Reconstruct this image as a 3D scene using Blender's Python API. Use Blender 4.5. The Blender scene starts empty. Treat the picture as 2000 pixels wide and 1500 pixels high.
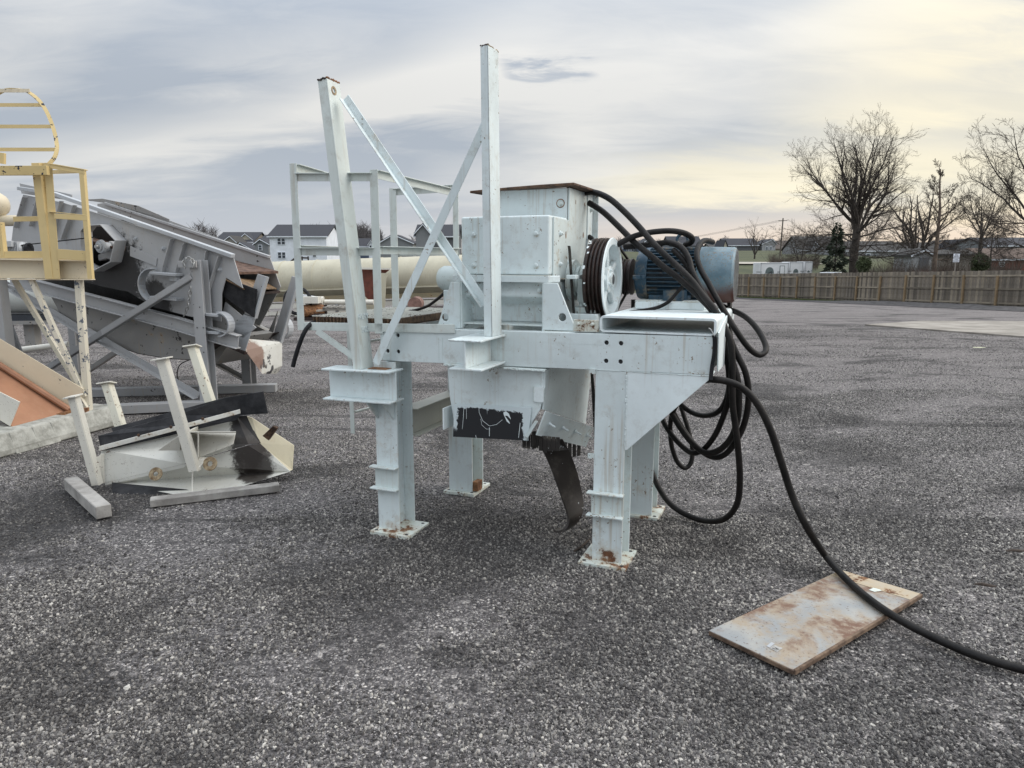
import bpy, bmesh, math, random
from mathutils import Vector, Matrix, noise
from mathutils.geometry import tessellate_polygon
R = math.radians
rnd = random.Random(7)
sc = bpy.context.scene
col = sc.collection

# ------------------------------------------------------------------ camera
PITCH = R(9.8); CAMH = 1.7; FL = 1387.0
cam_d = bpy.data.cameras.new('camera'); cam = bpy.data.objects.new('camera', cam_d); col.objects.link(cam)
cam.location = (0, 0, CAMH); cam.rotation_euler = (R(90) - PITCH, 0, 0)
cam_d.sensor_width = 36; cam_d.lens = FL / 2000 * 36; cam_d.clip_start = .05; cam_d.clip_end = 5000
sc.camera = cam
sc.view_settings.view_transform = 'Standard'; sc.view_settings.look = 'None'
sc.view_settings.gamma = 1; sc.view_settings.use_curve_mapping = False
sc.view_settings.exposure = 0.42
sc.cycles.max_bounces = 5; sc.cycles.diffuse_bounces = 3; sc.cycles.glossy_bounces = 2

# ------------------------------------------------------------------ node helper
class NT:
    def __init__(s, tree): s.t = tree; s.N = tree.nodes; s.L = tree.links
    def n(s, typ, ins=None, **kw):
        o = s.N.new(typ)
        for k, v in kw.items(): setattr(o, k, v)
        for k, v in (ins or {}).items(): s.set(o, k, v)
        return o
    def set(s, o, k, v):
        i = o.inputs[k]
        if isinstance(v, bpy.types.NodeSocket): s.L.new(v, i)
        elif isinstance(v, bpy.types.Node): s.L.new(v.outputs[0], i)
        else:
            if hasattr(i.default_value, '__len__') and len(i.default_value) == 4 and len(v) == 3: v = (*v, 1)
            i.default_value = v
    def m(s, op, a, b=0.0, clamp=False):
        return s.n('ShaderNodeMath', {0: a, 1: b}, operation=op, use_clamp=clamp).outputs[0]
    def noise(s, vec, scale, detail=4, rough=.55, dist=0.0, dims='3D'):
        return s.n('ShaderNodeTexNoise', {'Vector': vec, 'Scale': scale, 'Detail': detail, 'Roughness': rough, 'Distortion': dist}).outputs[0]
    def step(s, val, a, b, c=0.0, d=1.0):
        return s.n('ShaderNodeMapRange', {0: val, 1: a, 2: b, 3: c, 4: d}, clamp=True, interpolation_type='SMOOTHSTEP').outputs[0]
    def mix(s, f, a, b, mode='MIX'):
        o = s.n('ShaderNodeMix', data_type='RGBA', blend_type=mode, clamp_factor=True)
        s.set(o, 0, f); s.set(o, 6, a); s.set(o, 7, b); return o.outputs[2]
    def mapping(s, vec, scale=(1, 1, 1), rot=(0, 0, 0), loc=(0, 0, 0)):
        return s.n('ShaderNodeMapping', {'Vector': vec, 'Location': loc, 'Rotation': rot, 'Scale': scale}).outputs[0]
    def ramp(s, val, stops):
        o = s.n('ShaderNodeValToRGB', {0: val}); e = o.color_ramp.elements
        while len(e) < len(stops): e.new(.5)
        for i, (p, c) in enumerate(stops):
            e[i].position = p; e[i].color = (*c, 1) if len(c) == 3 else c
        return o.outputs[0]

# ------------------------------------------------------------------ world: overcast evening sky
SUN_AZ, SUN_EL = R(68), R(24)
w = bpy.data.worlds.new('World'); sc.world = w; w.use_nodes = True
t = NT(w.node_tree); t.N.clear()
out = t.n('ShaderNodeOutputWorld')
nish = t.n('ShaderNodeTexSky', sky_type='NISHITA', sun_disc=False, sun_elevation=SUN_EL, sun_rotation=SUN_AZ, dust_density=2.0)
bg1 = t.n('ShaderNodeBackground', {'Color': nish.outputs[0], 'Strength': 0.10})
tc = t.n('ShaderNodeTexCoord').outputs['Generated']
sep = t.n('ShaderNodeSeparateXYZ', {0: tc}); X, Yy, Z = sep.outputs
zc = t.m('MAXIMUM', Z, 0.0)
den = t.m('ADD', zc, 0.22)
px = t.m('DIVIDE', X, den); py = t.m('DIVIDE', Yy, den)
plane = t.n('ShaderNodeCombineXYZ', {0: px, 1: py, 2: 0.0}).outputs[0]
big = t.noise(t.mapping(plane, (.42, .95, 1), (0, 0, R(20)), (3.4, 5.35, 2)), 1.0, 4, .50, .35)
fine = t.noise(t.mapping(plane, (.8, 2.4, 1), (0, 0, R(24)), (1.3, .2, 5)), 1.5, 5, .5, .5)
soft = t.m('ADD', t.m('MULTIPLY', big, .84), t.m('MULTIPLY', fine, .16))
cov = t.step(soft, .42, .62)
fine2 = t.noise(t.mapping(plane, (1.3, 3.4, 1), (0, 0, R(24)), (.3, 1.2, 9)), 1.9, 8, .66, .9)
az = t.m('ARCTAN2', X, Yy); el = t.m('ARCSINE', Z)
wob = t.m('ADD', t.m('MULTIPLY', t.m('SUBTRACT', big, .5), .09), t.m('ADD', t.m('MULTIPLY', t.m('SUBTRACT', fine, .5), .05), t.m('MULTIPLY', t.m('SUBTRACT', fine2, .5), .045)))
def dirof(u, v):
    y = -(v - 750) / FL; x = (u - 1000) / FL; d = Vector((x, math.cos(PITCH) + y * math.sin(PITCH), -math.sin(PITCH) + y * math.cos(PITCH))).normalized()
    return math.atan2(d.x, d.y), math.asin(d.z)
def streak(u0, v0, u1, v1, wpx, amp, end=.25):
    a0, e0 = dirof(u0, v0); a1, e1 = dirof(u1, v1); L = math.hypot(a1 - a0, e1 - e0); ux, uy = (a1 - a0) / L, (e1 - e0) / L; w_ = wpx / FL
    da = t.m('SUBTRACT', az, a0); de = t.m('SUBTRACT', t.m('ADD', el, wob), e0)
    s = t.m('ADD', t.m('MULTIPLY', da, ux / L), t.m('MULTIPLY', de, uy / L)); d = t.m('ADD', t.m('MULTIPLY', da, -uy), t.m('MULTIPLY', de, ux))
    g = t.m('EXPONENT', t.m('MULTIPLY', t.m('POWER', t.m('DIVIDE', t.m('ABSOLUTE', d), w_), 2.0), -1.0))
    return t.m('MULTIPLY', t.m('MULTIPLY', g, t.m('MULTIPLY', t.step(s, -end, end), t.step(s, 1 + end, 1 - end))), amp)
cv = t.m('MULTIPLY', cov, .62)
for a_ in ((40, 335, 960, 105, 42, .75), (900, 130, 1900, 20, 120, .50), (1000, 260, 1900, 200, 60, .40), (350, 150, 700, 90, 40, .35),
           (0, 215, 620, 200, 55, -.35), (420, 330, 1050, 240, 55, -.55), (1050, 400, 1700, 395, 22, -.65), (100, 430, 900, 430, 35, -.2), (1150, 335, 1900, 310, 26, .35), (985, 117, 1160, 124, 9, -.9, .12)):
    cv = t.m('ADD', cv, streak(*a_))
cv = t.m('ADD', cv, t.m('MULTIPLY', t.m('SUBTRACT', fine2, .5), .75), True)
ccol = t.mix(cv, (.335, .370, .420), (.612, .606, .586))
# pale pinkish haze towards the horizon
hz = t.step(zc, .0, .16, 1.0, 0.0)
ccol = t.mix(t.m('MULTIPLY', hz, .45), ccol, (.54, .55, .585))
# warm glow round the hidden sun
sd = (math.sin(R(52)), math.cos(R(52)), .10)
dot = t.n('ShaderNodeVectorMath', {0: tc, 1: Vector(sd).normalized()}, operation='DOT_PRODUCT').outputs['Value']
glow = t.step(dot, .80, 1.0)
ccol = t.mix(t.m('MULTIPLY', glow, t.step(cv, .15, .9, .25, .95)), ccol, (.86, .76, .52))
for a_ in ((1180, 352, 2100, 330, 34, .55), (1560, 250, 2200, 215, 45, .35), (1750, 420, 2200, 400, 30, .5)):
    ccol = t.mix(streak(*a_), ccol, (.90, .80, .55))
band = t.m('MULTIPLY', t.step(zc, .015, .085, 1.0, 0.0), t.step(dot, .35, .95))
ccol = t.mix(t.m('MULTIPLY', band, .65), ccol, (.80, .62, .46))
# an overcast sky brightens evenly towards the zenith
zen = t.step(Z, .16, .95, 1.0, 3.3)
bg2 = t.n('ShaderNodeBackground', {'Color': ccol, 'Strength': zen})
mx = t.n('ShaderNodeMixShader', {0: .93, 1: bg1.outputs[0], 2: bg2.outputs[0]})
t.L.new(mx.outputs[0], out.inputs[0])
w.cycles.sampling_method = 'MANUAL'; w.cycles.sample_map_resolution = 1024

sun_d = bpy.data.lights.new('sun', 'SUN'); sun = bpy.data.objects.new('sun', sun_d); col.objects.link(sun)
sun_d.energy = 1.5; sun_d.angle = R(50); sun_d.color = (1, .93, .84)
SUNL = (R(95), R(38))
dv = Vector((math.sin(SUNL[0]) * math.cos(SUNL[1]), math.cos(SUNL[0]) * math.cos(SUNL[1]), math.sin(SUNL[1])))
sun.rotation_euler = dv.to_track_quat('Z', 'Y').to_euler()

# ------------------------------------------------------------------ coordinates
CP, SP = math.cos(PITCH), math.sin(PITCH)
def ray(u, v):
    x = (u - 1000) / FL; y = -(v - 750) / FL
    return Vector((x, CP + y * SP, -SP + y * CP))
def PG(u, v, z=0):                       # the point of height z seen at u, v
    d = ray(u, v); k = (z - CAMH) / d.z; return Vector((d.x * k, d.y * k, z))
def PY(u, v, y):                         # the point at distance y seen at u, v
    d = ray(u, v); k = y / d.y; return Vector((d.x * k, y, CAMH + d.z * k))
TH = R(22); E1 = Vector((math.cos(TH), -math.sin(TH), 0)); E2 = Vector((math.sin(TH), math.cos(TH), 0)); UP = Vector((0, 0, 1))
ORG = Vector((.4794, 3.8461, 0))
def W(a, b, z): return ORG + E1 * a + E2 * b + UP * z      # machine axes: along, across, up
def PX(u, v, b):                         # the point on the machine plane b seen at u, v
    d = ray(u, v); c = Vector((0, 0, CAMH)) - ORG
    k = (b - c.dot(E2)) / d.dot(E2); return Vector((0, 0, CAMH)) + d * k
def GZ(x, y):                            # height of the terrain
    def seg(pts):
        if y <= pts[0][0]: return pts[0][1]
        for (y0, z0), (y1, z1) in zip(pts, pts[1:]):
            if y <= y1:
                k = (y - y0) / (y1 - y0); return z0 + (z1 - z0) * k
        return pts[-1][1]
    z = seg([(13, 0), (58, -1.15), (80, -.95), (112, 1.55), (220, 5.0), (500, 7.5), (2500, 10)])
    if y > 60:
        k = min(1, max(0, (.05 - x / max(y, 1)) / .25)); zl = seg([(60, -1.15), (80, -1.0), (150, 1.3), (220, 3.0), (500, 6.5), (2500, 9)])
        z = z * (1 - k) + zl * k
    return z

# ------------------------------------------------------------------ mesh builder
class MB:
    def __init__(s): s.v = []; s.f = []
    def add(s, vs, fs):
        o = len(s.v); s.v += [Vector(p) for p in vs]; s.f += [tuple(i + o for i in f) for f in fs]; return s
    def hexa(s, p):                     # 8 points: bottom loop, top loop
        return s.add(p, [(3, 2, 1, 0), (4, 5, 6, 7), (0, 1, 5, 4), (1, 2, 6, 5), (2, 3, 7, 6), (3, 0, 4, 7)])
    def mbox(s, a0, a1, b0, b1, z0, z1):
        return s.hexa([W(a0, b0, z0), W(a1, b0, z0), W(a1, b1, z0), W(a0, b1, z0), W(a0, b0, z1), W(a1, b0, z1), W(a1, b1, z1), W(a0, b1, z1)])
    def box(s, x0, x1, y0, y1, z0, z1):
        return s.hexa([(x0, y0, z0), (x1, y0, z0), (x1, y1, z0), (x0, y1, z0), (x0, y0, z1), (x1, y0, z1), (x1, y1, z1), (x0, y1, z1)])
    def bar(s, p0, p1, ws, wu, up=UP, os=0, ou=0):
        p0, p1, up = Vector(p0), Vector(p1), Vector(up); ax = (p1 - p0).normalized()
        sd = ax.cross(up).normalized(); u = sd.cross(ax).normalized()
        q = []
        for p in (p0, p1):
            c = p + sd * os + u * ou
            q += [c - sd * ws / 2 - u * wu / 2, c + sd * ws / 2 - u * wu / 2, c + sd * ws / 2 + u * wu / 2, c - sd * ws / 2 + u * wu / 2]
        return s.hexa(q)
    def ibeam(s, p0, p1, h, wd, tf, tw, up=UP):
        s.bar(p0, p1, wd, tf, up, 0, h / 2 - tf / 2); s.bar(p0, p1, wd, tf, up, 0, -h / 2 + tf / 2)
        return s.bar(p0, p1, tw, h - 2 * tf, up)
    def angle(s, p0, p1, a, b, th, up=UP, sg=1, su=1):  # L section: leg a sideways, leg b along up
        s.bar(p0, p1, a, th, up, sg * a / 2, su * th / 2)
        return s.bar(p0, p1, th, b - th, up, sg * th / 2, su * (th + (b - th) / 2))
    def tube(s, pts, r, n=8, cap=True):
        pts = [Vector(p) for p in pts]; rs = r if isinstance(r, (list, tuple)) else [r] * len(pts)
        o = len(s.v); prev = None
        for i, p in enumerate(pts):
            d = (pts[min(i + 1, len(pts) - 1)] - pts[max(i - 1, 0)])
            d = d.normalized() if d.length > 1e-9 else Vector((0, 0, 1))
            if prev is None:
                a = d.cross(Vector((0, 0, 1)) if abs(d.z) < .9 else Vector((1, 0, 0))).normalized()
            else:
                a = (prev - d * prev.dot(d)); a = a.normalized() if a.length > 1e-6 else d.orthogonal().normalized()
            prev = a; b = d.cross(a)
            for k in range(n):
                an = 2 * math.pi * k / n; s.v.append(p + (a * math.cos(an) + b * math.sin(an)) * rs[i])
        for i in range(len(pts) - 1):
            for k in range(n):
                k2 = (k + 1) % n; s.f.append((o + i * n + k, o + i * n + k2, o + (i + 1) * n + k2, o + (i + 1) * n + k))
        if cap:
            s.f.append(tuple(o + k for k in reversed(range(n)))); e = o + (len(pts) - 1) * n; s.f.append(tuple(e + k for k in range(n)))
        return s
    def cyl(s, p0, p1, r, n=16, r1=None): return s.tube([p0, p1], [r, r if r1 is None else r1], n)
    def lathe(s, c, ax, prof, n=32, cap=True):          # prof: (distance along ax, radius)
        c, ax = Vector(c), Vector(ax).normalized(); a = ax.orthogonal().normalized(); b = ax.cross(a); o = len(s.v)
        for t_, r in prof:
            for k in range(n):
                an = 2 * math.pi * k / n; s.v.append(c + ax * t_ + (a * math.cos(an) + b * math.sin(an)) * r)
        for i in range(len(prof) - 1):
            for k in range(n):
                k2 = (k + 1) % n; s.f.append((o + i * n + k, o + i * n + k2, o + (i + 1) * n + k2, o + (i + 1) * n + k))
        if cap:
            s.f.append(tuple(o + k for k in reversed(range(n)))); e = o + (len(prof) - 1) * n; s.f.append(tuple(e + k for k in range(n)))
        return s
    def plate(s, pts, vec, holes=()):                   # any outline (with holes) given thickness vec
        vec = Vector(vec); loops = [[Vector(p) for p in pts]] + [[Vector(p) for p in h] for h in holes]
        flat = [p for l in loops for p in l]; n = len(flat); tri = tessellate_polygon(loops)
        o = len(s.v); s.v += flat + [p + vec for p in flat]
        for a, b, c in tri: s.f.append((o + a, o + b, o + c)); s.f.append((o + n + c, o + n + b, o + n + a))
        st = 0
        for l in loops:
            m = len(l)
            for i in range(m):
                j = (i + 1) % m; s.f.append((o + st + i, o + n + st + i, o + n + st + j, o + st + j))
            st += m
        return s
    def build(s, name, mat, parent=None, label=None, bevel=0, smooth=False, seg=1, kind=None, origin=None):
        root = parent
        while root is not None and root.parent is not None: root = root.parent
        off = root.location.copy() if root is not None else (Vector(origin) if origin is not None else Vector((0, 0, 0)))
        me = bpy.data.meshes.new(name); me.from_pydata([p - off for p in s.v], [], s.f)
        if mat is not None: me.materials.append(mat)
        bm = bmesh.new(); bm.from_mesh(me); bmesh.ops.recalc_face_normals(bm, faces=bm.faces); bm.to_mesh(me); bm.free()
        if smooth:
            me.polygons.foreach_set('use_smooth', [True] * len(me.polygons)); me.set_sharp_from_angle(angle=R(40))
        o = bpy.data.objects.new(name, me); col.objects.link(o)
        if parent is not None: o.parent = parent
        else: o.location = off
        if label: o['label'] = label
        if kind: o['kind'] = kind
        if bevel:
            md = o.modifiers.new('bevel', 'BEVEL'); md.width = bevel; md.segments = seg; md.limit_method = 'ANGLE'; md.angle_limit = R(40)
        return o
def circ(c, ax, r, n=16, up=None):
    c, ax = Vector(c), Vector(ax).normalized(); a = ax.orthogonal().normalized() if up is None else up; b = ax.cross(a)
    return [c + (a * math.cos(2 * math.pi * k / n) + b * math.sin(2 * math.pi * k / n)) * r for k in range(n)]
def tag(o, label=None, cat=None, group=None, kind=None):
    if label: o['label'] = label
    if cat: o['category'] = cat
    if group: o['group'] = group
    if kind: o['kind'] = kind
    return o
def empty(name, loc, label, cat, group=None):
    o = bpy.data.objects.new(name, None); col.objects.link(o); o.location = loc; o.empty_display_size = .1
    return tag(o, label, cat, group)
def smoothpath(pts, k=6):
    pts = [Vector(p) for p in pts]; out_ = []
    for i in range(len(pts) - 1):
        p0, p1, p2, p3 = pts[max(i - 1, 0)], pts[i], pts[i + 1], pts[min(i + 2, len(pts) - 1)]
        for j in range(k):
            t_ = j / k
            out_.append(.5 * ((2 * p1) + (p2 - p0) * t_ + (2 * p0 - 5 * p1 + 4 * p2 - p3) * t_ ** 2 + (3 * p1 - p0 - 3 * p2 + p3) * t_ ** 3))
    out_.append(pts[-1]); return out_
_bolt = {}
def bolt(p, nrm, r, mat, parent, h=None, name='bolt'):
    key = (round(r, 4), mat.name)
    if key not in _bolt:
        m = MB(); m.lathe((0, 0, 0), (0, 0, 1), [(0, r * 1.5), (r * .22, r * 1.5)], 14); m.lathe((0, 0, 0), (0, 0, 1), [(r * .22, r), (r * .9, r), (r * 1.05, r * .8)], 6)
        m.cyl((0, 0, 0), (0, 0, r * 1.5), r * .5, 8)
        o = m.build(name, mat); _bolt[key] = o.data; bpy.data.objects.remove(o)
    o = bpy.data.objects.new(name, _bolt[key]); col.objects.link(o); o.parent = parent
    root = parent
    while root.parent is not None: root = root.parent
    o.rotation_euler = Vector(nrm).to_track_quat('Z', 'Y').to_euler(); o.location = Vector(p) - root.location
    return o
def textmesh(s, size, mat, parent, mtx, name='lettering', ext=.002, align='CENTER', label=None):
    cu = bpy.data.curves.new('t', 'FONT'); cu.body = s; cu.size = size; cu.extrude = ext; cu.align_x = align; cu.align_y = 'CENTER'; cu.resolution_u = 2
    to = bpy.data.objects.new('t', cu); me = bpy.data.meshes.new_from_object(to); bpy.data.objects.remove(to)
    me.transform(mtx); me.materials.clear(); me.materials.append(mat)
    root = parent
    while root.parent is not None: root = root.parent
    me.transform(Matrix.Translation(-root.location))
    o = bpy.data.objects.new(name, me); col.objects.link(o); o.parent = parent
    if label: o['label'] = label
    return o
def frame(org, xd, yd):
    xd, yd = Vector(xd).normalized(), Vector(yd).normalized(); zd = xd.cross(yd)
    m = Matrix((xd, yd, zd)).transposed().to_4x4(); m.translation = org; return m

# ------------------------------------------------------------------ materials
def newmat(name):
    m = bpy.data.materials.new(name); m.use_nodes = True; t = NT(m.node_tree); t.N.clear()
    o = t.n('ShaderNodeOutputMaterial'); b = t.n('ShaderNodeBsdfPrincipled'); t.L.new(b.outputs[0], o.inputs[0])
    t.tc = t.n('ShaderNodeTexCoord').outputs['Object']; t.b = b; t.o = o
    return m, t
def rustcol(t, v):
    return t.ramp(t.noise(v, 22, 6, .7), [(.25, (.055, .022, .012)), (.5, (.15, .065, .030)), (.75, (.30, .18, .09))])
def paint(name, base, rough=.42, rust=0.0, rust_scale=5, streak=.25, dirt=.3, chips=0.0, chipcol=(.06, .05, .05), chip_scale=30, stains=(), var=.08, spots=0.0, foot=0):
    m, t = newmat(name); v = t.tc
    n1 = t.noise(v, 2.3, 6, .6); c = t.mix(t.step(n1, .3, .7), tuple(x * (1 - var) for x in base), tuple(min(1, x * (1 + var * .5)) for x in base))
    if dirt:
        n = t.noise(v, 9, 8, .7); c = t.mix(t.m('MULTIPLY', t.step(n, .5, .8), dirt), c, (.30, .27, .22))
    if streak:
        n = t.noise(t.mapping(v, (38, 38, 1.1)), 1.0, 4, .6); g = t.noise(v, 1.7, 2, .5)
        f = t.m('MULTIPLY', t.step(n, .52, .70), t.m('MULTIPLY', t.step(g, .40, .62), streak)); c = t.mix(f, c, (.34, .24, .13))
    if spots:
        vo = t.n('ShaderNodeTexVoronoi', {'Vector': v, 'Scale': 55.0}); gg = t.noise(v, 4, 3, .5)
        f = t.m('MULTIPLY', t.step(vo.outputs[0], .14, .09), t.step(gg, .62 - spots, .70 - spots)); c = t.mix(f, c, (.12, .08, .05))
    hgt = None
    if chips:
        n = t.noise(v, chip_scale, 3, .75); g = t.noise(v, 3.5, 4, .6)
        f = t.step(t.m('ADD', n, t.m('MULTIPLY', g, .55)), 1.03 - chips * 1.3, 1.045 - chips * 1.3); c = t.mix(f, c, chipcol); hgt = f
    rf = None
    if rust:
        n = t.noise(v, rust_scale, 9, .72)
        if foot: n = t.m('ADD', n, t.step(t.n('ShaderNodeSeparateXYZ', {0: v}).outputs[2], foot, 0.0, 0, .10))
        rf = t.step(n, .80 - rust, .86 - rust)
        hal = t.step(n, .70 - rust, .84 - rust); c = t.mix(t.m('MULTIPLY', hal, .45), c, (.42, .30, .16)); c = t.mix(rf, c, rustcol(t, v))
    for (p, rad, sc_, f0, scol) in stains:
        vm = t.n('ShaderNodeVectorMath', {0: t.mapping(v, sc_), 1: Vector((p[0] * sc_[0], p[1] * sc_[1], p[2] * sc_[2]))}, operation='DISTANCE').outputs['Value']
        vm = t.m('ADD', vm, t.m('MULTIPLY', t.m('SUBTRACT', t.noise(v, 14, 7, .75), .5), rad * 1.3))
        c = t.mix(t.m('MULTIPLY', t.step(vm, rad * 1.1, rad * .75), f0), c, scol)
    t.set(t.b, 'Base Color', c)
    rr = t.m('ADD', t.m('MULTIPLY', t.noise(v, 6, 5, .6), .25), rough - .1)
    if rf is not None: rr = t.m('ADD', rr, t.m('MULTIPLY', rf, .35), True)
    t.set(t.b, 'Roughness', rr)
    bh = t.m('ADD', t.m('MULTIPLY', t.noise(v, 160, 2, .5), .25), t.m('MULTIPLY', t.noise(v, 11, 5, .55), 1.0))
    if hgt is not None: bh = t.m('SUBTRACT', bh, t.m('MULTIPLY', hgt, .3))
    bp = t.n('ShaderNodeBump', {'Strength': .22, 'Distance': .006, 'Height': bh}); t.set(t.b, 'Normal', bp.outputs[0])
    return m
def simple(name, c, rough=.7, var=.15, scale=6, bump=.2, metal=0, c2=None, bscale=60):
    m, t = newmat(name); n = t.noise(t.tc, scale, 6, .65)
    t.set(t.b, 'Base Color', t.mix(t.step(n, .3, .7), tuple(x * (1 - var) for x in c), c2 or tuple(min(1, x * (1 + var)) for x in c)))
    t.set(t.b, 'Roughness', rough); t.set(t.b, 'Metallic', metal)
    if bump: t.set(t.b, 'Normal', t.n('ShaderNodeBump', {'Strength': bump, 'Distance': .01, 'Height': t.noise(t.tc, bscale, 5, .6)}).outputs[0])
    return m
M = {}
PB = (.66, .735, .740)
M['pale'] = paint('pale_paint', PB, rust=.13, rust_scale=4.2, streak=.42, dirt=.6, chips=.05, chipcol=(.26, .22, .17), chip_scale=38, foot=.16, var=.12)
M['pale_clean'] = paint('pale_clean_paint', (.75, .825, .835), rust=0.09, rust_scale=4, streak=.4, dirt=.35)
M['pale_rusty'] = paint('pale_paint_with_rust', (.62, .67, .62), rust=.27, rust_scale=9, streak=.5, dirt=.4, chips=.10, chipcol=(.10, .045, .02))
M['pale_worn'] = paint('pale_worn_paint', (.60, .67, .66), rust=.16, rust_scale=9, streak=.55, dirt=.45, chips=.07, chipcol=(.12, .07, .04))
M['rail'] = paint('rail_paint', (.62, .67, .64), rust=.10, rust_scale=8, streak=.3, dirt=.65)
M['rust'] = simple('rusty_steel', (.15, .06, .03), .85, .5, 14, .5, c2=(.36, .18, .08))
M['dark_rust'] = simple('dark_rusty_iron', (.016, .011, .010), .5, .4, 20, .4, c2=(.042, .023, .018))
M['black'] = simple('black_rubber', (.014, .015, .018), .62, .4, 8, .15, c2=(.035, .035, .038))
M['cable'] = simple('black_cable_rubber', (.007, .0065, .0065), .5, .3, 9, .25, c2=(.018, .016, .015), bscale=90)
M['belt'] = paint('worn_belt_rubber', (.030, .027, .025), .5, dirt=.5, streak=0, chips=.05, chipcol=(.35, .36, .36))
M['motor_core_shade'] = simple('motor_core_blue_shaded', (.010, .018, .026), .6, .4, 20, .2, c2=(.03, .05, .065))  # motor blue darkened: the shade between the cooling fins is put into the colour
M['blue'] = paint('blue_motor_paint', (.024, .066, .105), .45, rust=.20, rust_scale=8, streak=.2, dirt=.35, chips=.05, chipcol=(.02, .02, .02))
M['gray'] = paint('gray_paint', (.40, .405, .41), .5, rust=.03, streak=.2, dirt=.12, chips=.04, chipcol=(.04, .035, .035), chip_scale=18)
M['gray_dark'] = paint('gray_paint_dirty', (.27, .265, .255), .6, rust=.14, streak=.3, dirt=.5, chips=.055, chipcol=(.03, .025, .025), chip_scale=14)
M['gray_far'] = paint('gray_frame_paint', (.30, .305, .31), .55, rust=.06, dirt=.2, chips=.06, chip_scale=16)
M['galv'] = paint('galvanised_gray', (.42, .44, .46), .45, rust=.04, dirt=.2, chips=.02)
M['yellow'] = paint('yellow_paint', (.62, .48, .23), .45, rust=.02, streak=.1, dirt=.15, chips=.025, chipcol=(.03, .025, .03), chip_scale=22)
M['yellow_chip'] = paint('yellow_paint_chipped', (.55, .42, .19), .5, rust=.02, dirt=.2, chips=.13, chipcol=(.022, .020, .028), chip_scale=12)
M['cream'] = paint('cream_paint', (.66, .58, .43), .45, streak=.2, dirt=.2, chips=.035, chipcol=(.05, .045, .05), chip_scale=30)
M['cream_chip'] = paint('cream_paint_chipped', (.66, .62, .51), .5, dirt=.2, chips=.105, chipcol=(.10, .12, .15), chip_scale=20)
M['cream_white'] = paint('cream_white_paint', (.66, .64, .57), .48, rust=.07, rust_scale=9, streak=.25, dirt=.3, spots=.24, chips=.03, chipcol=(.12, .06, .04), chip_scale=30)
M['tan'] = paint('tan_chute_paint', (.33, .165, .095), .55, streak=.3, dirt=.15, var=.2)
M['drum'] = paint('drum_cream_paint', (.49, .46, .35), .5, rust=.02, streak=.5, dirt=.3)
M['drum_dark'] = paint('drum_dirty_paint', (.30, .26, .17), .6, rust=.2, streak=.4, dirt=.4)
M['oxide'] = simple('red_oxide_paint', (.12, .032, .018), .6, .3, 6, .1)
M['steel'] = simple('bright_steel', (.45, .45, .44), .35, .2, 20, .1, metal=.9)
M['chain'] = simple('galvanised_chain', (.32, .32, .31), .45, .3, 40, .1, metal=.6)
M['white'] = simple('white_metal', (.72, .73, .74), .45, .05, 3, .05)
M['concrete'] = simple('concrete', (.30, .30, .265), .9, .25, 9, .5, c2=(.46, .46, .42), bscale=120)
M['glass'] = simple('window_glass', (.035, .045, .055), .08, .2, 2, 0)
M['ink'] = simple('black_lettering_and_hole_shade', (.02, .02, .022), .6, .1, 5, 0)
# motor fan cover: blue fading to bare rusty sheet
m, t = newmat('fan_cover_paint'); v = t.tc
sx = t.n('ShaderNodeSeparateXYZ', {0: v}).outputs
n = t.noise(v, 7, 8, .7); spk = t.noise(v, 60, 3, .6)
c = t.mix(t.step(n, .35, .65), (.19, .27, .31), (.10, .17, .21)); c = t.mix(t.step(t.m('ADD', t.noise(v, 95, 3, .7), t.m('MULTIPLY', t.noise(v, 5, 4, .6), .5)), .80, .90, 0, .8), c, (.20, .13, .07))
low = t.m('ADD', sx[2], t.m('MULTIPLY', n, .10)); c = t.mix(t.step(low, 1.63, 1.54), c, (.075, .026, .018))
t.set(t.b, 'Base Color', c); t.set(t.b, 'Roughness', .55); M['fan'] = m
# rubber flap: black with the border smeared with machine paint
m, t = newmat('flap_paint'); v = t.tc; dk0 = (.012, .013, .016)
gg = t.n('ShaderNodeVectorMath', {0: v, 1: tuple(E1)}, operation='DOT_PRODUCT').outputs['Value']; zz = t.n('ShaderNodeSeparateXYZ', {0: v}).outputs[2]
wob = t.m('MULTIPLY', t.m('SUBTRACT', t.noise(v, 17, 8, .78), .5), .10)
a_rel = t.m('ADD', gg, 0.4)     # root sits at a = -.4, so a = local + (-.4); keep a in machine units
am = t.m('SUBTRACT', gg, .4)
lft = t.step(t.m('ADD', am, wob), -.868, -.874); rgt = t.step(t.m('ADD', am, wob), -.452, -.446); topm = t.step(t.m('ADD', zz, wob), .836, .842)
lowcut = t.step(t.m('ADD', zz, wob), .69, .72)
f = t.m('MAXIMUM', t.m('MAXIMUM', t.m('MULTIPLY', lft, lowcut), rgt), topm)
drips = t.m('MULTIPLY', t.step(t.noise(t.mapping(v, (60, 60, 2.2), (0, 0, TH)), 1, 2, .5), .715, .73), .8)
f = t.m('MAXIMUM', f, drips)
t.set(t.b, 'Base Color', t.mix(f, dk0, (.62, .70, .72))); t.set(t.b, 'Roughness', .6); M['flap'] = m
M['belt_shiny'] = paint('belt_shiny', (.032, .027, .024), .34, dirt=.2, streak=0, chips=.015, chipcol=(.4, .42, .42))
M['grate'] = simple('grating_brown', (.075, .045, .03), .7, .4, 30, .3, c2=(.15, .09, .05))
M['grate_top'] = paint('grating_top_paint', (.74, .75, .68), .6, dirt=.5, chips=.10, chipcol=(.12, .09, .06), chip_scale=40)
for k_ in ('cable', 'black', 'belt', 'belt_shiny'):
    M[k_].node_tree.nodes['Principled BSDF'].inputs['Specular IOR Level'].default_value = .22
M['rust_stain'] = simple('rust_stain', (.22, .13, .06), .85, .4, 30, .2, c2=(.42, .34, .22))
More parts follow.
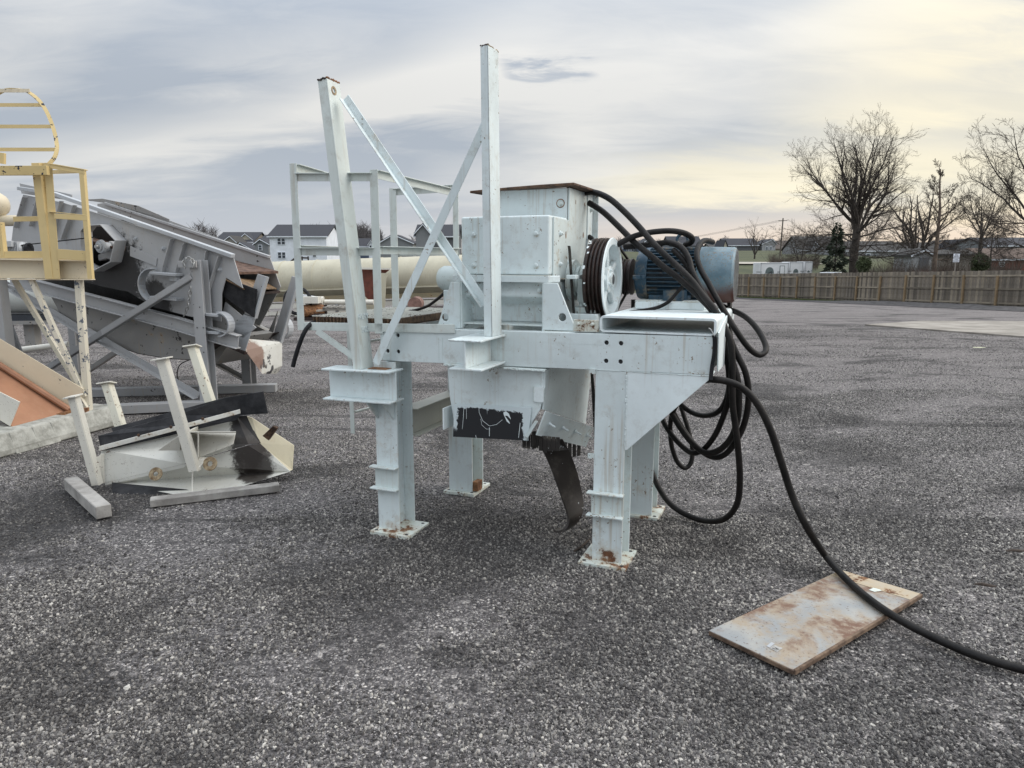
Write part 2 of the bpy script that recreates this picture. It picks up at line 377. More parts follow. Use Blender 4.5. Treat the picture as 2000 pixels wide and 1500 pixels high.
M['flange_rust'] = simple('flange_rust', (.045, .026, .020), .85, .4, 25, .5, c2=(.15, .085, .05))
M['dk_wood'] = simple('brown_edge', (.085, .055, .035), .8, .3, 20, .3)

# ------------------------------------------------------------------ the ground
def bump_ground(x, y):
    p = Vector((x * .55, y * .55, 3.1)); q = Vector((x * 1.9, y * 1.9, 7.7))
    return (noise.noise(p) * .022 + noise.noise(q) * .009) * min(1, max(0, (14 - y) / 8 + .3))
def GH(x, y): return GZ(x, y) + bump_ground(x, y) - .012
def grid_obj(name, ys, xf, nx, mat, hf, kind=None, keep=None):
    vs = []; fs = []
    for y in ys:
        for i in range(nx + 1):
            x = xf(i / nx * 2 - 1, y); vs.append((x, y, hf(x, y)))
    for j in range(len(ys) - 1):
        for i in range(nx):
            a = j * (nx + 1) + i; fs.append((a, a + 1, a + nx + 2, a + nx + 1))
    me = bpy.data.meshes.new(name); me.from_pydata(vs, [], fs); me.materials.append(mat)
    me.polygons.foreach_set('use_smooth', [True] * len(fs))
    o = bpy.data.objects.new(name, me); col.objects.link(o)
    if kind: o['kind'] = kind
    return o
def fspace(a, b, s0, g):
    r = [a]; s = s0
    while r[-1] < b: r.append(min(b, r[-1] + s)); s *= g
    return r
def damp_shade(t, v):      # dampness and fines of the yard, plus shade under the crusher painted as colour
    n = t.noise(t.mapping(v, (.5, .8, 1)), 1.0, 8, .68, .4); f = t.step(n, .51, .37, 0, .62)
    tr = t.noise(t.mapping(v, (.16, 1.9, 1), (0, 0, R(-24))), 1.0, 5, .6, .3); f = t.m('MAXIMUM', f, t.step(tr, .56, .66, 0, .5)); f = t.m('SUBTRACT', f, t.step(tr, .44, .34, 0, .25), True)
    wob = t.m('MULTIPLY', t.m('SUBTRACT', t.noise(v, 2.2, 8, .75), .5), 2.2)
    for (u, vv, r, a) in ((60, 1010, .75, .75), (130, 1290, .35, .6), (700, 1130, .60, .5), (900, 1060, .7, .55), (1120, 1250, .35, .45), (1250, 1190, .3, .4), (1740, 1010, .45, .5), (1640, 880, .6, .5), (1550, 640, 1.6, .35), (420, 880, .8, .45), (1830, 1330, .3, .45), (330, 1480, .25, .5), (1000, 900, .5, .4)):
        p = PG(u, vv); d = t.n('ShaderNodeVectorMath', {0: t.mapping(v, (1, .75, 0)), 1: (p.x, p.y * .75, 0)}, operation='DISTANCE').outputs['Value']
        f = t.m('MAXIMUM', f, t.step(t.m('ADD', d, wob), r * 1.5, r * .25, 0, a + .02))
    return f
m, t = newmat('gravel'); v = t.n('ShaderNodeNewGeometry').outputs['Position']
patch = t.m('SUBTRACT', .60, t.m('MULTIPLY', damp_shade(t, v), .32))
v1 = t.n('ShaderNodeTexVoronoi', {'Vector': v, 'Scale': 75.0}); v2 = t.n('ShaderNodeTexVoronoi', {'Vector': v, 'Scale': 190.0}); v3 = t.n('ShaderNodeTexVoronoi', {'Vector': v, 'Scale': 34.0})
def val(o): return t.n('ShaderNodeSeparateColor', {0: o.outputs[1]}).outputs[0]
cells = [(.0, (.020, .019, .020)), (.45, (.055, .053, .056)), (.75, (.12, .115, .118)), (.9, (.24, .235, .235)), (1, (.42, .41, .40))]
c1 = t.ramp(val(v1), cells); c2 = t.ramp(val(v2), cells); c3 = t.ramp(val(v3), cells)
c = t.mix(t.step(t.noise(v, 40, 2, .5), .4, .6), c1, c2); c = t.mix(t.step(t.noise(v, 9, 3, .6), .5, .62, 0, .6), c, c3)
edge = t.step(v1.outputs[0], .35, .75); c = t.mix(t.m('MULTIPLY', edge, .45), c, (.012, .012, .013))
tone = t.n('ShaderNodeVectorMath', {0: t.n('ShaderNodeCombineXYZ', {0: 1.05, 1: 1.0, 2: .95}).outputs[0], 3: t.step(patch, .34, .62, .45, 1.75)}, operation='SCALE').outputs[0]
far = t.step(t.n('ShaderNodeSeparateXYZ', {0: v}).outputs[1], 5, 18)
c = t.mix(t.m('MULTIPLY', far, .5), c, (.115, .107, .108))
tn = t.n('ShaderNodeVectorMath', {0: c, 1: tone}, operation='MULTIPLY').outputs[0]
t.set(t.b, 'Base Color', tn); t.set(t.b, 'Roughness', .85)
hh = t.m('ADD', t.m('MULTIPLY', v1.outputs[0], -1.0), t.m('ADD', t.m('MULTIPLY', v3.outputs[0], -.9), t.m('MULTIPLY', v2.outputs[0], -.35)))
t.set(t.b, 'Normal', t.n('ShaderNodeBump', {'Strength': .9, 'Distance': .012, 'Height': hh}).outputs[0])
M['gravel'] = m
m, t = newmat('grass'); v = t.n('ShaderNodeNewGeometry').outputs['Position']
n = t.noise(v, .12, 6, .65); n2 = t.noise(v, 1.4, 4, .7)
c = t.mix(t.step(n, .35, .65), (.035, .045, .018), (.070, .078, .032)); c = t.mix(t.step(n2, .45, .75, 0, .6), c, (.10, .085, .05))
t.set(t.b, 'Base Color', c); t.set(t.b, 'Roughness', .95); t.set(t.b, 'Normal', t.n('ShaderNodeBump', {'Strength': .6, 'Distance': .1, 'Height': n2}).outputs[0])
M['grass'] = m
ys = fspace(-8, 1.2, 1.0, 1.0) + fspace(1.3, 12, .07, 1.012) + fspace(12.4, 64, .5, 1.03)
grid_obj('ground', ys, lambda s, y: (abs(s) ** 1.5) * math.copysign(1, s) * (14 + 1.6 * max(y, 0)), 190, M['gravel'], GH, 'structure')
ys = [64] + fspace(66, 2400, 2.0, 1.06)
grid_obj('grass_hill', ys, lambda s, y: s * (60 + 1.2 * y), 60, M['grass'], lambda x, y: GZ(x, y) + (noise.noise(Vector((x * .06, y * .06, 1))) * .25 if y > 70 else -.012), 'structure')

# loose stones
m, t = newmat('stone'); rndm = t.n('ShaderNodeObjectInfo').outputs['Random']
c = t.ramp(rndm, [(0, (.030, .027, .026)), (.25, (.062, .057, .055)), (.50, (.125, .118, .112)), (.76, (.235, .222, .205)), (.94, (.41, .385, .35)), (1, (.60, .57, .51))])
c = t.mix(t.step(t.noise(t.tc, 1.5, 4, .6), .4, .7, 0, .35), c, (.05, .045, .045))
dm = damp_shade(t, t.n('ShaderNodeNewGeometry').outputs['Position'])
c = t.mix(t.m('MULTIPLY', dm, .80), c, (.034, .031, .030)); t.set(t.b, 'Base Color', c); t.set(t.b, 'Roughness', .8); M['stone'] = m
def stones(name, y0, y1, dens, smin, smax, seed):
    vs = []; fs = []; ds = []; ny = int((y1 - y0) / .12)
    for j in range(ny + 1):
        y = y0 + (y1 - y0) * j / ny; nx = 60
        for i in range(nx + 1):
            x = (i / nx * 2 - 1) * (.80 * y + 1.0); vs.append((x, y, GH(x, y) + .001))
            p = noise.fractal(Vector((x * .7, y * 1.1, 9)), .6, 2.1, 4); q = noise.fractal(Vector((x * 3.1, y * 3.1, 4)), .6, 2.1, 3)
            ds.append(max(.03, min(1, .60 + p * 1.5 + q * .5)))
    for j in range(ny):
        for i in range(60):
            a = j * 61 + i; fs.append((a, a + 1, a + 62, a + 61))
    me = bpy.data.meshes.new(name); me.from_pydata(vs, [], fs); at = me.attributes.new('dens', 'FLOAT', 'POINT'); at.data.foreach_set('value', ds)
    me.materials.append(M['stone'])
    o = bpy.data.objects.new(name, me); col.objects.link(o); o['kind'] = 'stuff'; o['label'] = 'loose pale and dark gravel stones strewn over the yard'
    g = bpy.data.node_groups.new(name, 'GeometryNodeTree'); N, L = g.nodes, g.links
    g.interface.new_socket('Geometry', in_out='INPUT', socket_type='NodeSocketGeometry'); g.interface.new_socket('Geometry', in_out='OUTPUT', socket_type='NodeSocketGeometry')
    gi, go = N.new('NodeGroupInput'), N.new('NodeGroupOutput')
    dn = N.new('GeometryNodeInputNamedAttribute'); dn.data_type = 'FLOAT'; dn.inputs['Name'].default_value = 'dens'
    mu = N.new('ShaderNodeMath'); mu.operation = 'MULTIPLY'; mu.inputs[1].default_value = dens; L.new(dn.outputs[0], mu.inputs[0])
    dp = N.new('GeometryNodeDistributePointsOnFaces'); L.new(gi.outputs[0], dp.inputs['Mesh']); L.new(mu.outputs[0], dp.inputs['Density']); dp.inputs['Seed'].default_value = seed
    jn = N.new('GeometryNodeJoinGeometry')
    for k in range(5):
        ic = N.new('GeometryNodeMeshIcoSphere'); ic.inputs['Radius'].default_value = 1; ic.inputs['Subdivisions'].default_value = 2
        nz = N.new('ShaderNodeTexNoise'); nz.noise_dimensions = '4D'; nz.inputs['W'].default_value = k * 3.7 + seed; nz.inputs['Scale'].default_value = .9; nz.inputs['Detail'].default_value = 1
        sb = N.new('ShaderNodeVectorMath'); sb.operation = 'SUBTRACT'; sb.inputs[1].default_value = (.5, .5, .5); L.new(nz.outputs['Color'], sb.inputs[0])
        s2 = N.new('ShaderNodeVectorMath'); s2.operation = 'SCALE'; s2.inputs['Scale'].default_value = 1.7; L.new(sb.outputs[0], s2.inputs[0])
        sp = N.new('GeometryNodeSetPosition'); L.new(ic.outputs[0], sp.inputs[0]); L.new(s2.outputs[0], sp.inputs['Offset'])
        sm = N.new('GeometryNodeSetMaterial'); sm.inputs['Material'].default_value = M['stone']; L.new(sp.outputs[0], sm.inputs[0])
        gt = N.new('GeometryNodeGeometryToInstance'); L.new(sm.outputs[0], gt.inputs[0]); L.new(gt.outputs[0], jn.inputs[0])
    ip = N.new('GeometryNodeInstanceOnPoints'); L.new(dp.outputs[0], ip.inputs[0]); L.new(jn.outputs[0], ip.inputs['Instance']); ip.inputs['Pick Instance'].default_value = True
    rr = N.new('FunctionNodeRandomValue'); rr.data_type = 'FLOAT_VECTOR'; rr.inputs[0].default_value = (0, 0, 0); rr.inputs[1].default_value = (6.28, 6.28, 6.28); L.new(rr.outputs[0], ip.inputs['Rotation'])
    rs = N.new('FunctionNodeRandomValue'); rs.data_type = 'FLOAT'; rs.inputs[2].default_value = 0; rs.inputs[3].default_value = 1; rs.inputs['Seed'].default_value = 3
    pw = N.new('ShaderNodeMath'); pw.operation = 'POWER'; pw.inputs[1].default_value = 3.0; L.new(rs.outputs[1], pw.inputs[0])
    mr = N.new('ShaderNodeMapRange'); mr.inputs[3].default_value = smin; mr.inputs[4].default_value = smax; L.new(pw.outputs[0], mr.inputs[0])
    fl = N.new('ShaderNodeCombineXYZ')
    for k, f_ in enumerate((1.0, .8, .6)):
        q = N.new('ShaderNodeMath'); q.operation = 'MULTIPLY'; q.inputs[1].default_value = f_; L.new(mr.outputs[0], q.inputs[0]); L.new(q.outputs[0], fl.inputs[k])
    L.new(fl.outputs[0], ip.inputs['Scale']); L.new(ip.outputs[0], go.inputs[0])
    md = o.modifiers.new('scatter', 'NODES'); md.node_group = g
stones('gravel', 1.7, 4.6, 17000, .0028, .0105, 1)
stones('gravel', 1.7, 6.5, 35, .009, .017, 7)
stones('gravel', 4.6, 9.5, 6000, .0034, .0090, 2)
stones('gravel', 9.5, 22, 760, .0050, .0115, 3)

# pale concrete slab strip at the right, grass verge
m = MB(); sl = [PG(1735, 652 , -.02), PG(1702, 626, -.05), PG(2100, 622, -.15), PG(2200, 676, -.03)]
sl = [PG(1690, 627, -.09), PG(2010, 655, -.04), PG(2400, 690, -.02), PG(2400, 628, -.2), PG(1990, 625, -.2), PG(1800, 624, -.2)]
sl = [Vector((p.x, p.y, GZ(p.x, p.y) + .03)) for p in sl]
m.plate(sl, (0, 0, -.12)); mm = simple('pale_slab', (.24, .215, .18), .8, .25, 1.2, .3, c2=(.34, .31, .27))
m.build('concrete_path', mm, kind='structure')

# ------------------------------------------------------------------ the crusher on its stand
cr = empty('crusher', W(-.4, .5, 0), 'pale blue-white hammer crusher with blue motor on a four-legged steel stand', 'crusher')
P, PC, PR = M['pale'], M['pale_clean'], M['pale_rusty']
bv = .004
# legs: wide-flange columns, flanges front and back
def leg(a0, a1, b0, b1, ztop, pa0, pa1, pb0, pb1, clamp, rot=0):
    m = MB()
    am = (a0 + a1) / 2; tf = .012
    m.mbox(a0, a1, b0, b0 + tf, .0, ztop); m.mbox(a0, a1, b1 - tf, b1, .0, ztop); m.mbox(am - .006, am + .006, b0 + tf, b1 - tf, 0, ztop)
    l = m.build('leg', P, cr, bevel=.002)
    h = [circ(W(x, y, -.004), UP, .011, 10) for x, y in ((pa0 + .03, pb0 + .03), (pa1 - .03, pb0 + .03), (pa1 - .03, pb1 - .03))]
    MB().plate([W(pa0, pb0, -.012), W(pa1, pb0, -.012), W(pa1, pb1, -.012), W(pa0, pb1, -.012)], UP * .024, ).build('base_plate', PR, l, bevel=.002)
    for x, y in ((pa0 + .03, pb0 + .03), (pa1 - .03, pb0 + .03), (pa1 - .03, pb1 - .03)):
        MB().cyl(W(x, y, .0125), W(x, y, .0135), .011, 12).build('bolt_hole_disc', M['ink'], l)
    if clamp:
        for z0 in clamp[:1]:
            z1 = clamp[1]
            MB().mbox(a0 - .008, a1 + .006, b0 - .012, b0 - .001, z0, z1).build('splice_plate', M['pale_worn'], l, bevel=.002)
            for z in (z0, z1):
                MB().mbox(a0 - .028, a1 + .008, b0 - .05, b0 - .001, z - .005, z + .005).build('splice_flange', M['pale_worn'], l, bevel=.002)
    return l
L1 = leg(-.022, .150, 0.0, .20, 1.112, -.088, .19, -.06, .225, (.29, .42))
L2 = leg(-1.43, -1.275, -.03, .17, 1.092, -1.45, -1.17, -.105, .165, (.285, .425))
L3 = leg(-1.36, -1.17, .83, 1.03, 1.092, -1.39, -1.14, .79, 1.09, None)
L4 = leg(-.02, .16, .83, 1.03, 1.112, -.03, .21, .80, 1.07, None)
MB().mbox(-1.17, -1.13, .84, .92, .02, .09).build('clip', M['rust'], L3)
for a0, a1 in ((-.034, -.022),):
    for z in (1.105, .625):
        q = MB().mbox(a0 - .02, a1, -.012, .0, z - .014, z + .014).build('lug', M['pale_worn'], L1)
# main beams: front and rear channels, web outwards
fb = MB(); z0, z1 = 1.113, 1.316
holes = [(-1.345, 1.255), (-1.27, 1.255), (-1.345, 1.155), (-1.27, 1.155), (.035, 1.265), (.115, 1.265), (.035, 1.165), (.115, 1.165)]
zl0, zl1 = 1.093, 1.298
fb.plate([W(-1.395, 0, zl0), W(.603, 0, z0 + .008), W(.603, 0, z1 + .004), W(-1.395, 0, zl1)], E2 * .012, [circ(W(a, 0, z), E2, .0125, 14) for a, z in holes])
for (za, zb) in ((zl1, z1 + .004), (zl0 + .012, z0 + .02)):
    fb.hexa([W(-1.395, .012, za - .012), W(.603, .012, zb - .012), W(.603, .085, zb - .012), W(-1.395, .085, za - .012), W(-1.395, .012, za), W(.603, .012, zb), W(.603, .085, zb), W(-1.395, .085, za)])
fb.build('front_beam', P, cr, bevel=.0025)
for a, z in holes: MB().cyl(W(a, .0125, z), W(a, .0135, z), .013, 14).build('bolt_hole_disc', M['ink'], cr)  # black disc behind each hole paints in the shade inside the beam
rb = MB()
rb.hexa([W(-1.395, 1.03, zl0), W(.603, 1.03, z0), W(.603, 1.042, z0), W(-1.395, 1.042, zl0), W(-1.395, 1.03, zl1), W(.603, 1.03, z1), W(.603, 1.042, z1), W(-1.395, 1.042, zl1)])
for (za, zb) in ((zl1, z1), (zl0 + .012, z0 + .012)):
    rb.hexa([W(-1.395, .96, za - .012), W(.603, .96, zb - .012), W(.603, 1.03, zb - .012), W(-1.395, 1.03, za - .012), W(-1.395, .96, za), W(.603, .96, zb), W(.603, 1.03, zb), W(-1.395, 1.03, za)])
rb.build('rear_beam', P, cr, bevel=.0025)
for a in (-1.39, -.9, -.25, .57):
    MB().mbox(a, a + .012, .086, .958, 1.125, 1.285).build('cross_beam', P, cr)
# light weld seams and drip lines on the front beam
for a in (-.99, -.965):
    MB().mbox(a, a + .003, -.0015, 0, zl0 + .02, zl1 - .045).build('weld_seam', M['pale_worn'], cr)
MB().ibeam(W(-1.30, .17, .675), W(-1.30, .83, .675), .185, .12, .009, .008).build('side_tie_beam', paint('tie_cream', (.50, .50, .44), dirt=.4, rust=.05), cr, bevel=.002)
# right end gusset under the beam
g = MB().plate([W(.15, .001, 1.114), W(.600, .001, 1.119), W(.588, .001, 1.10), W(.163, .001, .676), W(.15, .001, .676)], E2 * .012)
g.build('gusset_plate', PC, cr, bevel=.002)
rr_ = random.Random(3)
wb = MB(); pts = [W(.151 + rr_.uniform(-.003, .003), -.001 + rr_.uniform(-.002, .002), z / 1000) for z in range(690, 1112, 6)]
wb.tube(pts, [rr_.uniform(.002, .0055) for _ in pts], 6).build('weld_bead', P, cr, smooth=True)
pts = [W(-.02 + .62 * k / 70, -.001, 1.114 + rr_.uniform(-.0015, .0015)) for k in range(71)]
MB().tube(pts, [rr_.uniform(.001, .0028) for _ in pts], 5).build('weld_bead', M['pale_worn'], cr)
# open box section across the right end
bx = MB(); a0, a1, b0, b1, zz0, zz1, th = -.003, .608, -.002, 1.02, 1.3225, 1.412, .012
r_ = .022
def rrect(a0, a1, z0, z1, r, b, n=5):
    p = []
    for cx, cz, s in ((a1 - r, z1 - r, 0), (a0 + r, z1 - r, 90), (a0 + r, z0 + r, 180), (a1 - r, z0 + r, 270)):
        for k in range(n + 1):
            an = R(s + 90 * k / n); p.append(W(cx + r * math.cos(an), b, cz + r * math.sin(an)))
    return p
bx.plate(rrect(a0, a1, zz0, zz1, r_, b0), E2 * (b1 - b0), [rrect(a0 + th, a1 - th, zz0 + th * .7, zz1 - th, r_ - th, b0)])
bx.build('box_section', PC, cr, smooth=True)
MB().mbox(.25, .42, .55, .62, zz1 - .026, zz1 - .013).build('inner_strap', M['pale_worn'], cr)
MB().plate([W(.61, .05, 1.335), W(.61, .47, 1.40), W(.61, .56, 1.36), W(.61, .50, 1.12), W(.61, .1, 1.125)], E1 * .008).build('end_plate', PC, cr, bevel=.002)
MB().mbox(-.155, -.012, .004, .012, 1.32, 1.385).build('angle_clip', PR, cr, bevel=.002)
MB().mbox(-.155, -.012, .012, .07, 1.32, 1.328).build('angle_clip', PR, cr)
for a in (-.125, -.045): bolt(W(a, .003, 1.362), -E2, .008, PR, cr)

# front brackets for the two posts
s = MB(); s.ibeam(W(-1.72, -.085, .950), W(-1.235, -.085, .955), .196, .165, .011, .010); s.build('post_bracket', P, cr, bevel=.002)
MB().mbox(-1.428, -1.30, -.1, -.02, 1.0535, 1.056).build('rust_patch', M['rust'], cr)
for a in (-1.415, -1.30):
    MB().plate([W(a, -.15, .848), W(a, -.031, .848), W(a, -.031, .73)], E1 * .010).build('gusset', P, cr)
s = MB(); s.ibeam(W(-.648, -.350, 1.204), W(-.652, -.002, 1.205), .166, .190, .011, .010); s.build('post_bracket', P, cr, bevel=.002)
wp = [W(-.743 + .19 * k / 25, -.352, 1.283 + rr_.uniform(-.002, .002)) for k in range(26)]
MB().tube(wp, [rr_.uniform(.002, .006) for _ in wp], 6).build('weld_bead', P, cr, smooth=True)
# leaning post: angle section, side leg pierced near the top
pb, pt = W(-1.462, -.12, 1.052), W(-1.632, -.12, 2.742)
ax = (pt - pb).normalized(); sd = (E1 - ax * E1.dot(ax)).normalized()
lp = MB()
lp.plate([pb, pt, pt - sd * .056, pb - sd * .056], E2 * .010)
hc = pb + ax * 1.64 + E2 * .055
side = [pb, pb + E2 * .125, pt + E2 * .125 + ax * -.004, pt]
lp.plate(side, sd * .010, [[p for p in circ(hc, sd, .013, 14)]])
lp.build('leaning_post', M['rail'], cr, bevel=.002)
pts = [pt + E2 * (.125 * k / 18) + ax * rr_.uniform(-.004, .008) + sd * .005 for k in range(19)] 
MB().tube(pts, [rr_.uniform(.004, .009) for _ in pts], 6).build('burnt_edge', M['rust'], cr)
pts = [pt - sd * (.056 * k / 10) + ax * rr_.uniform(-.004, .006) for k in range(11)]
MB().tube(pts, [rr_.uniform(.004, .008) for _ in pts], 6).build('burnt_edge', M['dark_rust'], cr)
MB().plate(circ(hc + sd * .0102, sd, .026, 16), sd * .0012, [circ(hc + sd * .0102, sd, .0135, 16)]).build('rust_ring', M['rust_stain'], cr)
fr_ = lambda q: frame(q, E2, ax)
textmesh('RLW', .052, P, cr, frame(pb + ax * .315 + sd * .0115 + E2 * .075, E2, ax), 'weld_lettering', .0022)
textmesh('505', .052, P, cr, frame(pb + ax * .235 + sd * .0115 + E2 * .078, E2, ax), 'weld_lettering', .0022)
# tall post: light wide-flange section
tb, tt = W(-.575, -.15, 1.2875), W(-.590, -.15, 2.806)
tp = MB(); tp.plate([tb, tt, tt - E1 * .046, tb - E1 * .050], E2 * .010)
tp.plate([tb, tb + E2 * .138, tt + E2 * .138 + UP * .004, tt], -E1 * .009)
tp.build('tall_post', P, cr, bevel=.004, seg=2)
pts = [tt + E1 * (-.046 * k / 8) + E2 * .004 + UP * rr_.uniform(-.002, .006) for k in range(9)]
MB().tube(pts, [rr_.uniform(.003, .007) for _ in pts], 6).build('burnt_edge', M['dark_rust'], cr)
pts = [tt + E2 * (.138 * k / 16) - E1 * .005 + UP * rr_.uniform(-.002, .007) for k in range(17)]
MB().tube(pts, [rr_.uniform(.003, .007) for _ in pts], 6).build('burnt_edge', M['rust_stain'], cr)
# crossing braces
q0, q1 = PX(671, 196, -.03), PX(944, 600, -.04)
MB().angle(q0, q1, .048, .045, .006, E2, 1, -1).build('brace', P, cr, bevel=.0015)
q0, q1 = PX(727, 706, -.10), PX(940, 238, -.10)
MB().angle(q0, q1, .050, .045, .006, E2, -1, 1).build('brace', P, cr, bevel=.0015)

# crusher housing
HA0, HA1, HB0, HB1 = -.888, -.338, .115, .93
front = MB()
front.mbox(HA0, HA1, HB0, .455, 1.622, 1.957); front.build('housing_front', P, cr, bevel=.012, seg=3)
h2 = MB(); h2.mbox(HA0, HA1 - .004, .4555, HB1, 1.622, 2.135); h2.build('housing_rear', P, cr, bevel=.004)
h3 = MB().plate([W(HA1, .17, 1.60), W(HA1, .17, 1.950), W(HA1, .455, 1.942), W(HA1, .458, 2.135), W(HA1, .93, 2.135), W(HA1, .93, 1.60)], E1 * .010)
h3.build('side_plate', M['pale_worn'], cr, bevel=.002)
hj = MB().angle(W(HA1 + .010, .93, 1.66), W(HA1 + .010, .93, 2.132), .12, .045, .008, E1, -1, 1); 
hj = MB().mbox(HA1 + .010, HA1 + .018, .83, .955, 1.67, 2.132); hj.mbox(HA1 + .018, HA1 + .055, .947, .955, 1.67, 2.132); hj.build('corner_angle', P, cr, bevel=.002)
fl = MB(); rim = [W(HA0 - .075, .40, 2.120), W(HA0 + .2, .385, 2.131), W(-.5, .385, 2.138), W(-.285, .40, 2.144), W(-.275, .62, 2.142), W(-.255, 1.0, 2.136), W(HA0 - .06, 1.0, 2.128)]
fl.plate(rim, UP * .014, [[W(HA0 + .02, .475, 2.13), W(HA1 - .02, .475, 2.138), W(HA1 - .02, .91, 2.138), W(HA0 + .02, .91, 2.132)]])
fl.build('top_flange', M['flange_rust'], cr, bevel=.002)
for a in (-.806, -.415):
    for z in (1.855, 1.678): bolt(W(a, HB0, z), -E2, .0135, P, cr)
bolt(W(-.385, .455, 2.045), -E2, .0145, M['pale_worn'], cr)
MB().plate(circ(W(-.385, .4548, 2.045), E2, .027, 18), -E2 * .001).build('rust_ring', M['rust'], cr)
for b, z, mt_ in ((.28, 1.86, P), (.28, 1.685, P), (.44, 1.69, P)): bolt(W(HA1 + .010, b, z), E1, .013, mt_, cr)
for b, z in ((.89, 2.035), (.885, 1.80), (.84, 1.70)): bolt(W(HA1 + .018, b, z), E1, .013, M['pale_worn'], cr)
for b, z, s_ in ((.39, 1.855, .02), (.755, 1.865, .02), (.58, 2.06, .012), (.77, 2.06, .015)):
    pp = [W(HA1 + .0105, b + s_ * .5 * math.cos(k * .785) * rr_.uniform(.6, 1.2), z + s_ * math.sin(k * .785) * rr_.uniform(.7, 1.3)) for k in range(8)]
    MB().plate(pp, E1 * .001).build('rust_spot', M['rust'], cr)
# split-line ledge with chamfered ends
lg = MB().plate([W(-.955, .06, 1.614), W(-.91, .075, 1.585), W(-.32, .075, 1.585), W(-.262, .06, 1.600), W(-.262, .06, 1.612), W(-.30, .06, 1.622), W(-.94, .06, 1.622)], E2 * .055)
lg = MB(); lg.plate([W(-.948, .115, 1.583), W(-.90, .050, 1.583), W(-.318, .050, 1.583), W(-.268, .115, 1.583)], UP * .037); lg.build('split_flange', P, cr, bevel=.003)
MB().mbox(-.262, -.205, .20, .34, 1.60, 1.622).build('split_flange', P, cr, bevel=.002)
# lower housing: sloping shoulder then recessed face
lw = MB(); sec = [(.130, 1.583), (.100, 1.50), (.215, 1.445), (.225, 1.335), (.85, 1.335), (.85, 1.583)]
lw.plate([W(-.888, b, z) for b, z in sec], E1 * .546); lw.build('lower_housing', P, cr, bevel=.014, seg=3)
MB().mbox(-.90, -.33, .075, .22, 1.3325, 1.342).build('sole_plate', M['pale_worn'], cr, bevel=.002)
# front ribs with lifting holes
for sgn, pts, hx in ((0, [(-1.020, 1.308), (-.925, 1.580), (-.866, 1.580), (-.868, 1.308)], (-.965, 1.370)), (1, [(-.345, 1.318), (-.345, 1.580), (-.262, 1.580), (-.148, 1.318)], (-.232, 1.392))):
    MB().plate([W(a, .042, z) for a, z in pts], E2 * .012, [circ(W(hx[0], .042, hx[1]), E2, .023, 18)]).build('support_rib', P, cr, bevel=.002)
    a = -.868 if not sgn else -.345
    MB().plate([W(a, .054, 1.310), W(a, .054, 1.58), W(a, .13, 1.58), W(a, .22, 1.335)], E1 * (.010 if not sgn else -.010)).build('rib_return', P, cr)
for a, z in ((-.79, 1.375), (-.365, 1.378)): bolt(W(a, .222, z), -E2, .0125, P, cr)
bolt(W(-.385, .10, 1.538), -E2, .0135, P, cr)
MB().mbox(-.42, -.385, .0, .012, 1.309, 1.335)
# left bearing cap
lc = MB().lathe(W(-1.155, .42, 1.590), E1, [(-.045, .02), (-.043, .045), (-.030, .067), (0, .082), (.26, .082)], 28); lc.build('bearing_cap', M['pale_worn'], cr, smooth=True)
MB().mbox(-1.13, -.89, .34, .50, 1.33, 1.52).build('bearing_stand', P, cr, bevel=.004)
# right bearing and its stand
rbk = MB().lathe(W(-.325, .50, 1.585), E1, [(0, .125), (.03, .125), (.032, .095), (.045, .105), (.05, .085), (.065, .09), (.07, .075), (.10, .07)], 28); rbk.build('bearing_seal', M['pale_worn'], cr, smooth=True)
bb = MB(); bb.mbox(-.245, -.135, .40, .62, 1.43, 1.60); bb.lathe(W(-.245, .51, 1.60), E1, [(0, .108), (.11, .108)], 28)
bb.build('bearing_block', M['pale_worn'], cr, bevel=.008, seg=2)
for k in range(4): MB().mbox(-.25, -.13, .398 - .006, .402, 1.46 + 0, 1.59).build('rib', M['pale_worn'], cr) if k == 0 else MB().mbox(-.243 + k * .027, -.237 + k * .027, .389, .40, 1.44, 1.66).build('rib', M['pale_worn'], cr)
MB().mbox(-.27, -.12, .36, .66, 1.395, 1.43).build('bearing_foot', M['pale_worn'], cr, bevel=.004)
bolt(W(-.225, .385, 1.432), UP, .012, P, cr); bolt(W(-.225, .385, 1.62), UP, .012, P, cr)
MB().mbox(-.29, -.10, .30, .70, 1.318, 1.394).build('bearing_stand', PC, cr, bevel=.004)
MB().cyl(W(-.33, .50, 1.592), W(-.058, .50, 1.592), .030, 20).build('shaft', M['steel'], cr, smooth=True)
# big grooved pulley
pc = W(0, .50, 1.592)
pul = MB(); prof = [(-.186, .15), (-.184, .242), (-.166, .246)]
for k in range(4):
    x = -.164 + k * .023; prof += [(x, .246), (x + .006, .226), (x + .014, .226), (x + .020, .246)]
prof += [(-.068, .2475)]
pul.lathe(pc, E1, prof, 64, cap=False)
pulley = pul.build('large_pulley', M['dark_rust'], cr, smooth=True)
MB().lathe(pc, E1, [(-.068, .2478), (-.062, .245), (-.062, .208), (-.115, .203), (-.120, .196), (-.120, .0)], 64, cap=False).build('pulley_face', PC, pulley, smooth=True)
for k in range(5):
    an = 2 * math.pi * k / 5 + .5; d = E2 * math.cos(an) + UP * math.sin(an)
    MB().bar(pc + d * .04 + E1 * -.103, pc + d * .203 + E1 * -.103, .034, .034, E1).build('spoke', PC, pulley, bevel=.006)
    d2 = E2 * math.cos(an + .63) + UP * math.sin(an + .63)
    MB().lathe(pc + d2 * .135 - E1 * .1195, E1, [(0, .048), (.001, .048)], 18).build('lightening_hole', M['ink'], pulley)
hb = MB().lathe(pc, E1, [(-.12, .082), (-.078, .080), (-.074, .074), (-.074, .046), (-.060, .043), (-.060, .0)], 32, cap=False); hb.build('hub', PC, pulley, smooth=True)
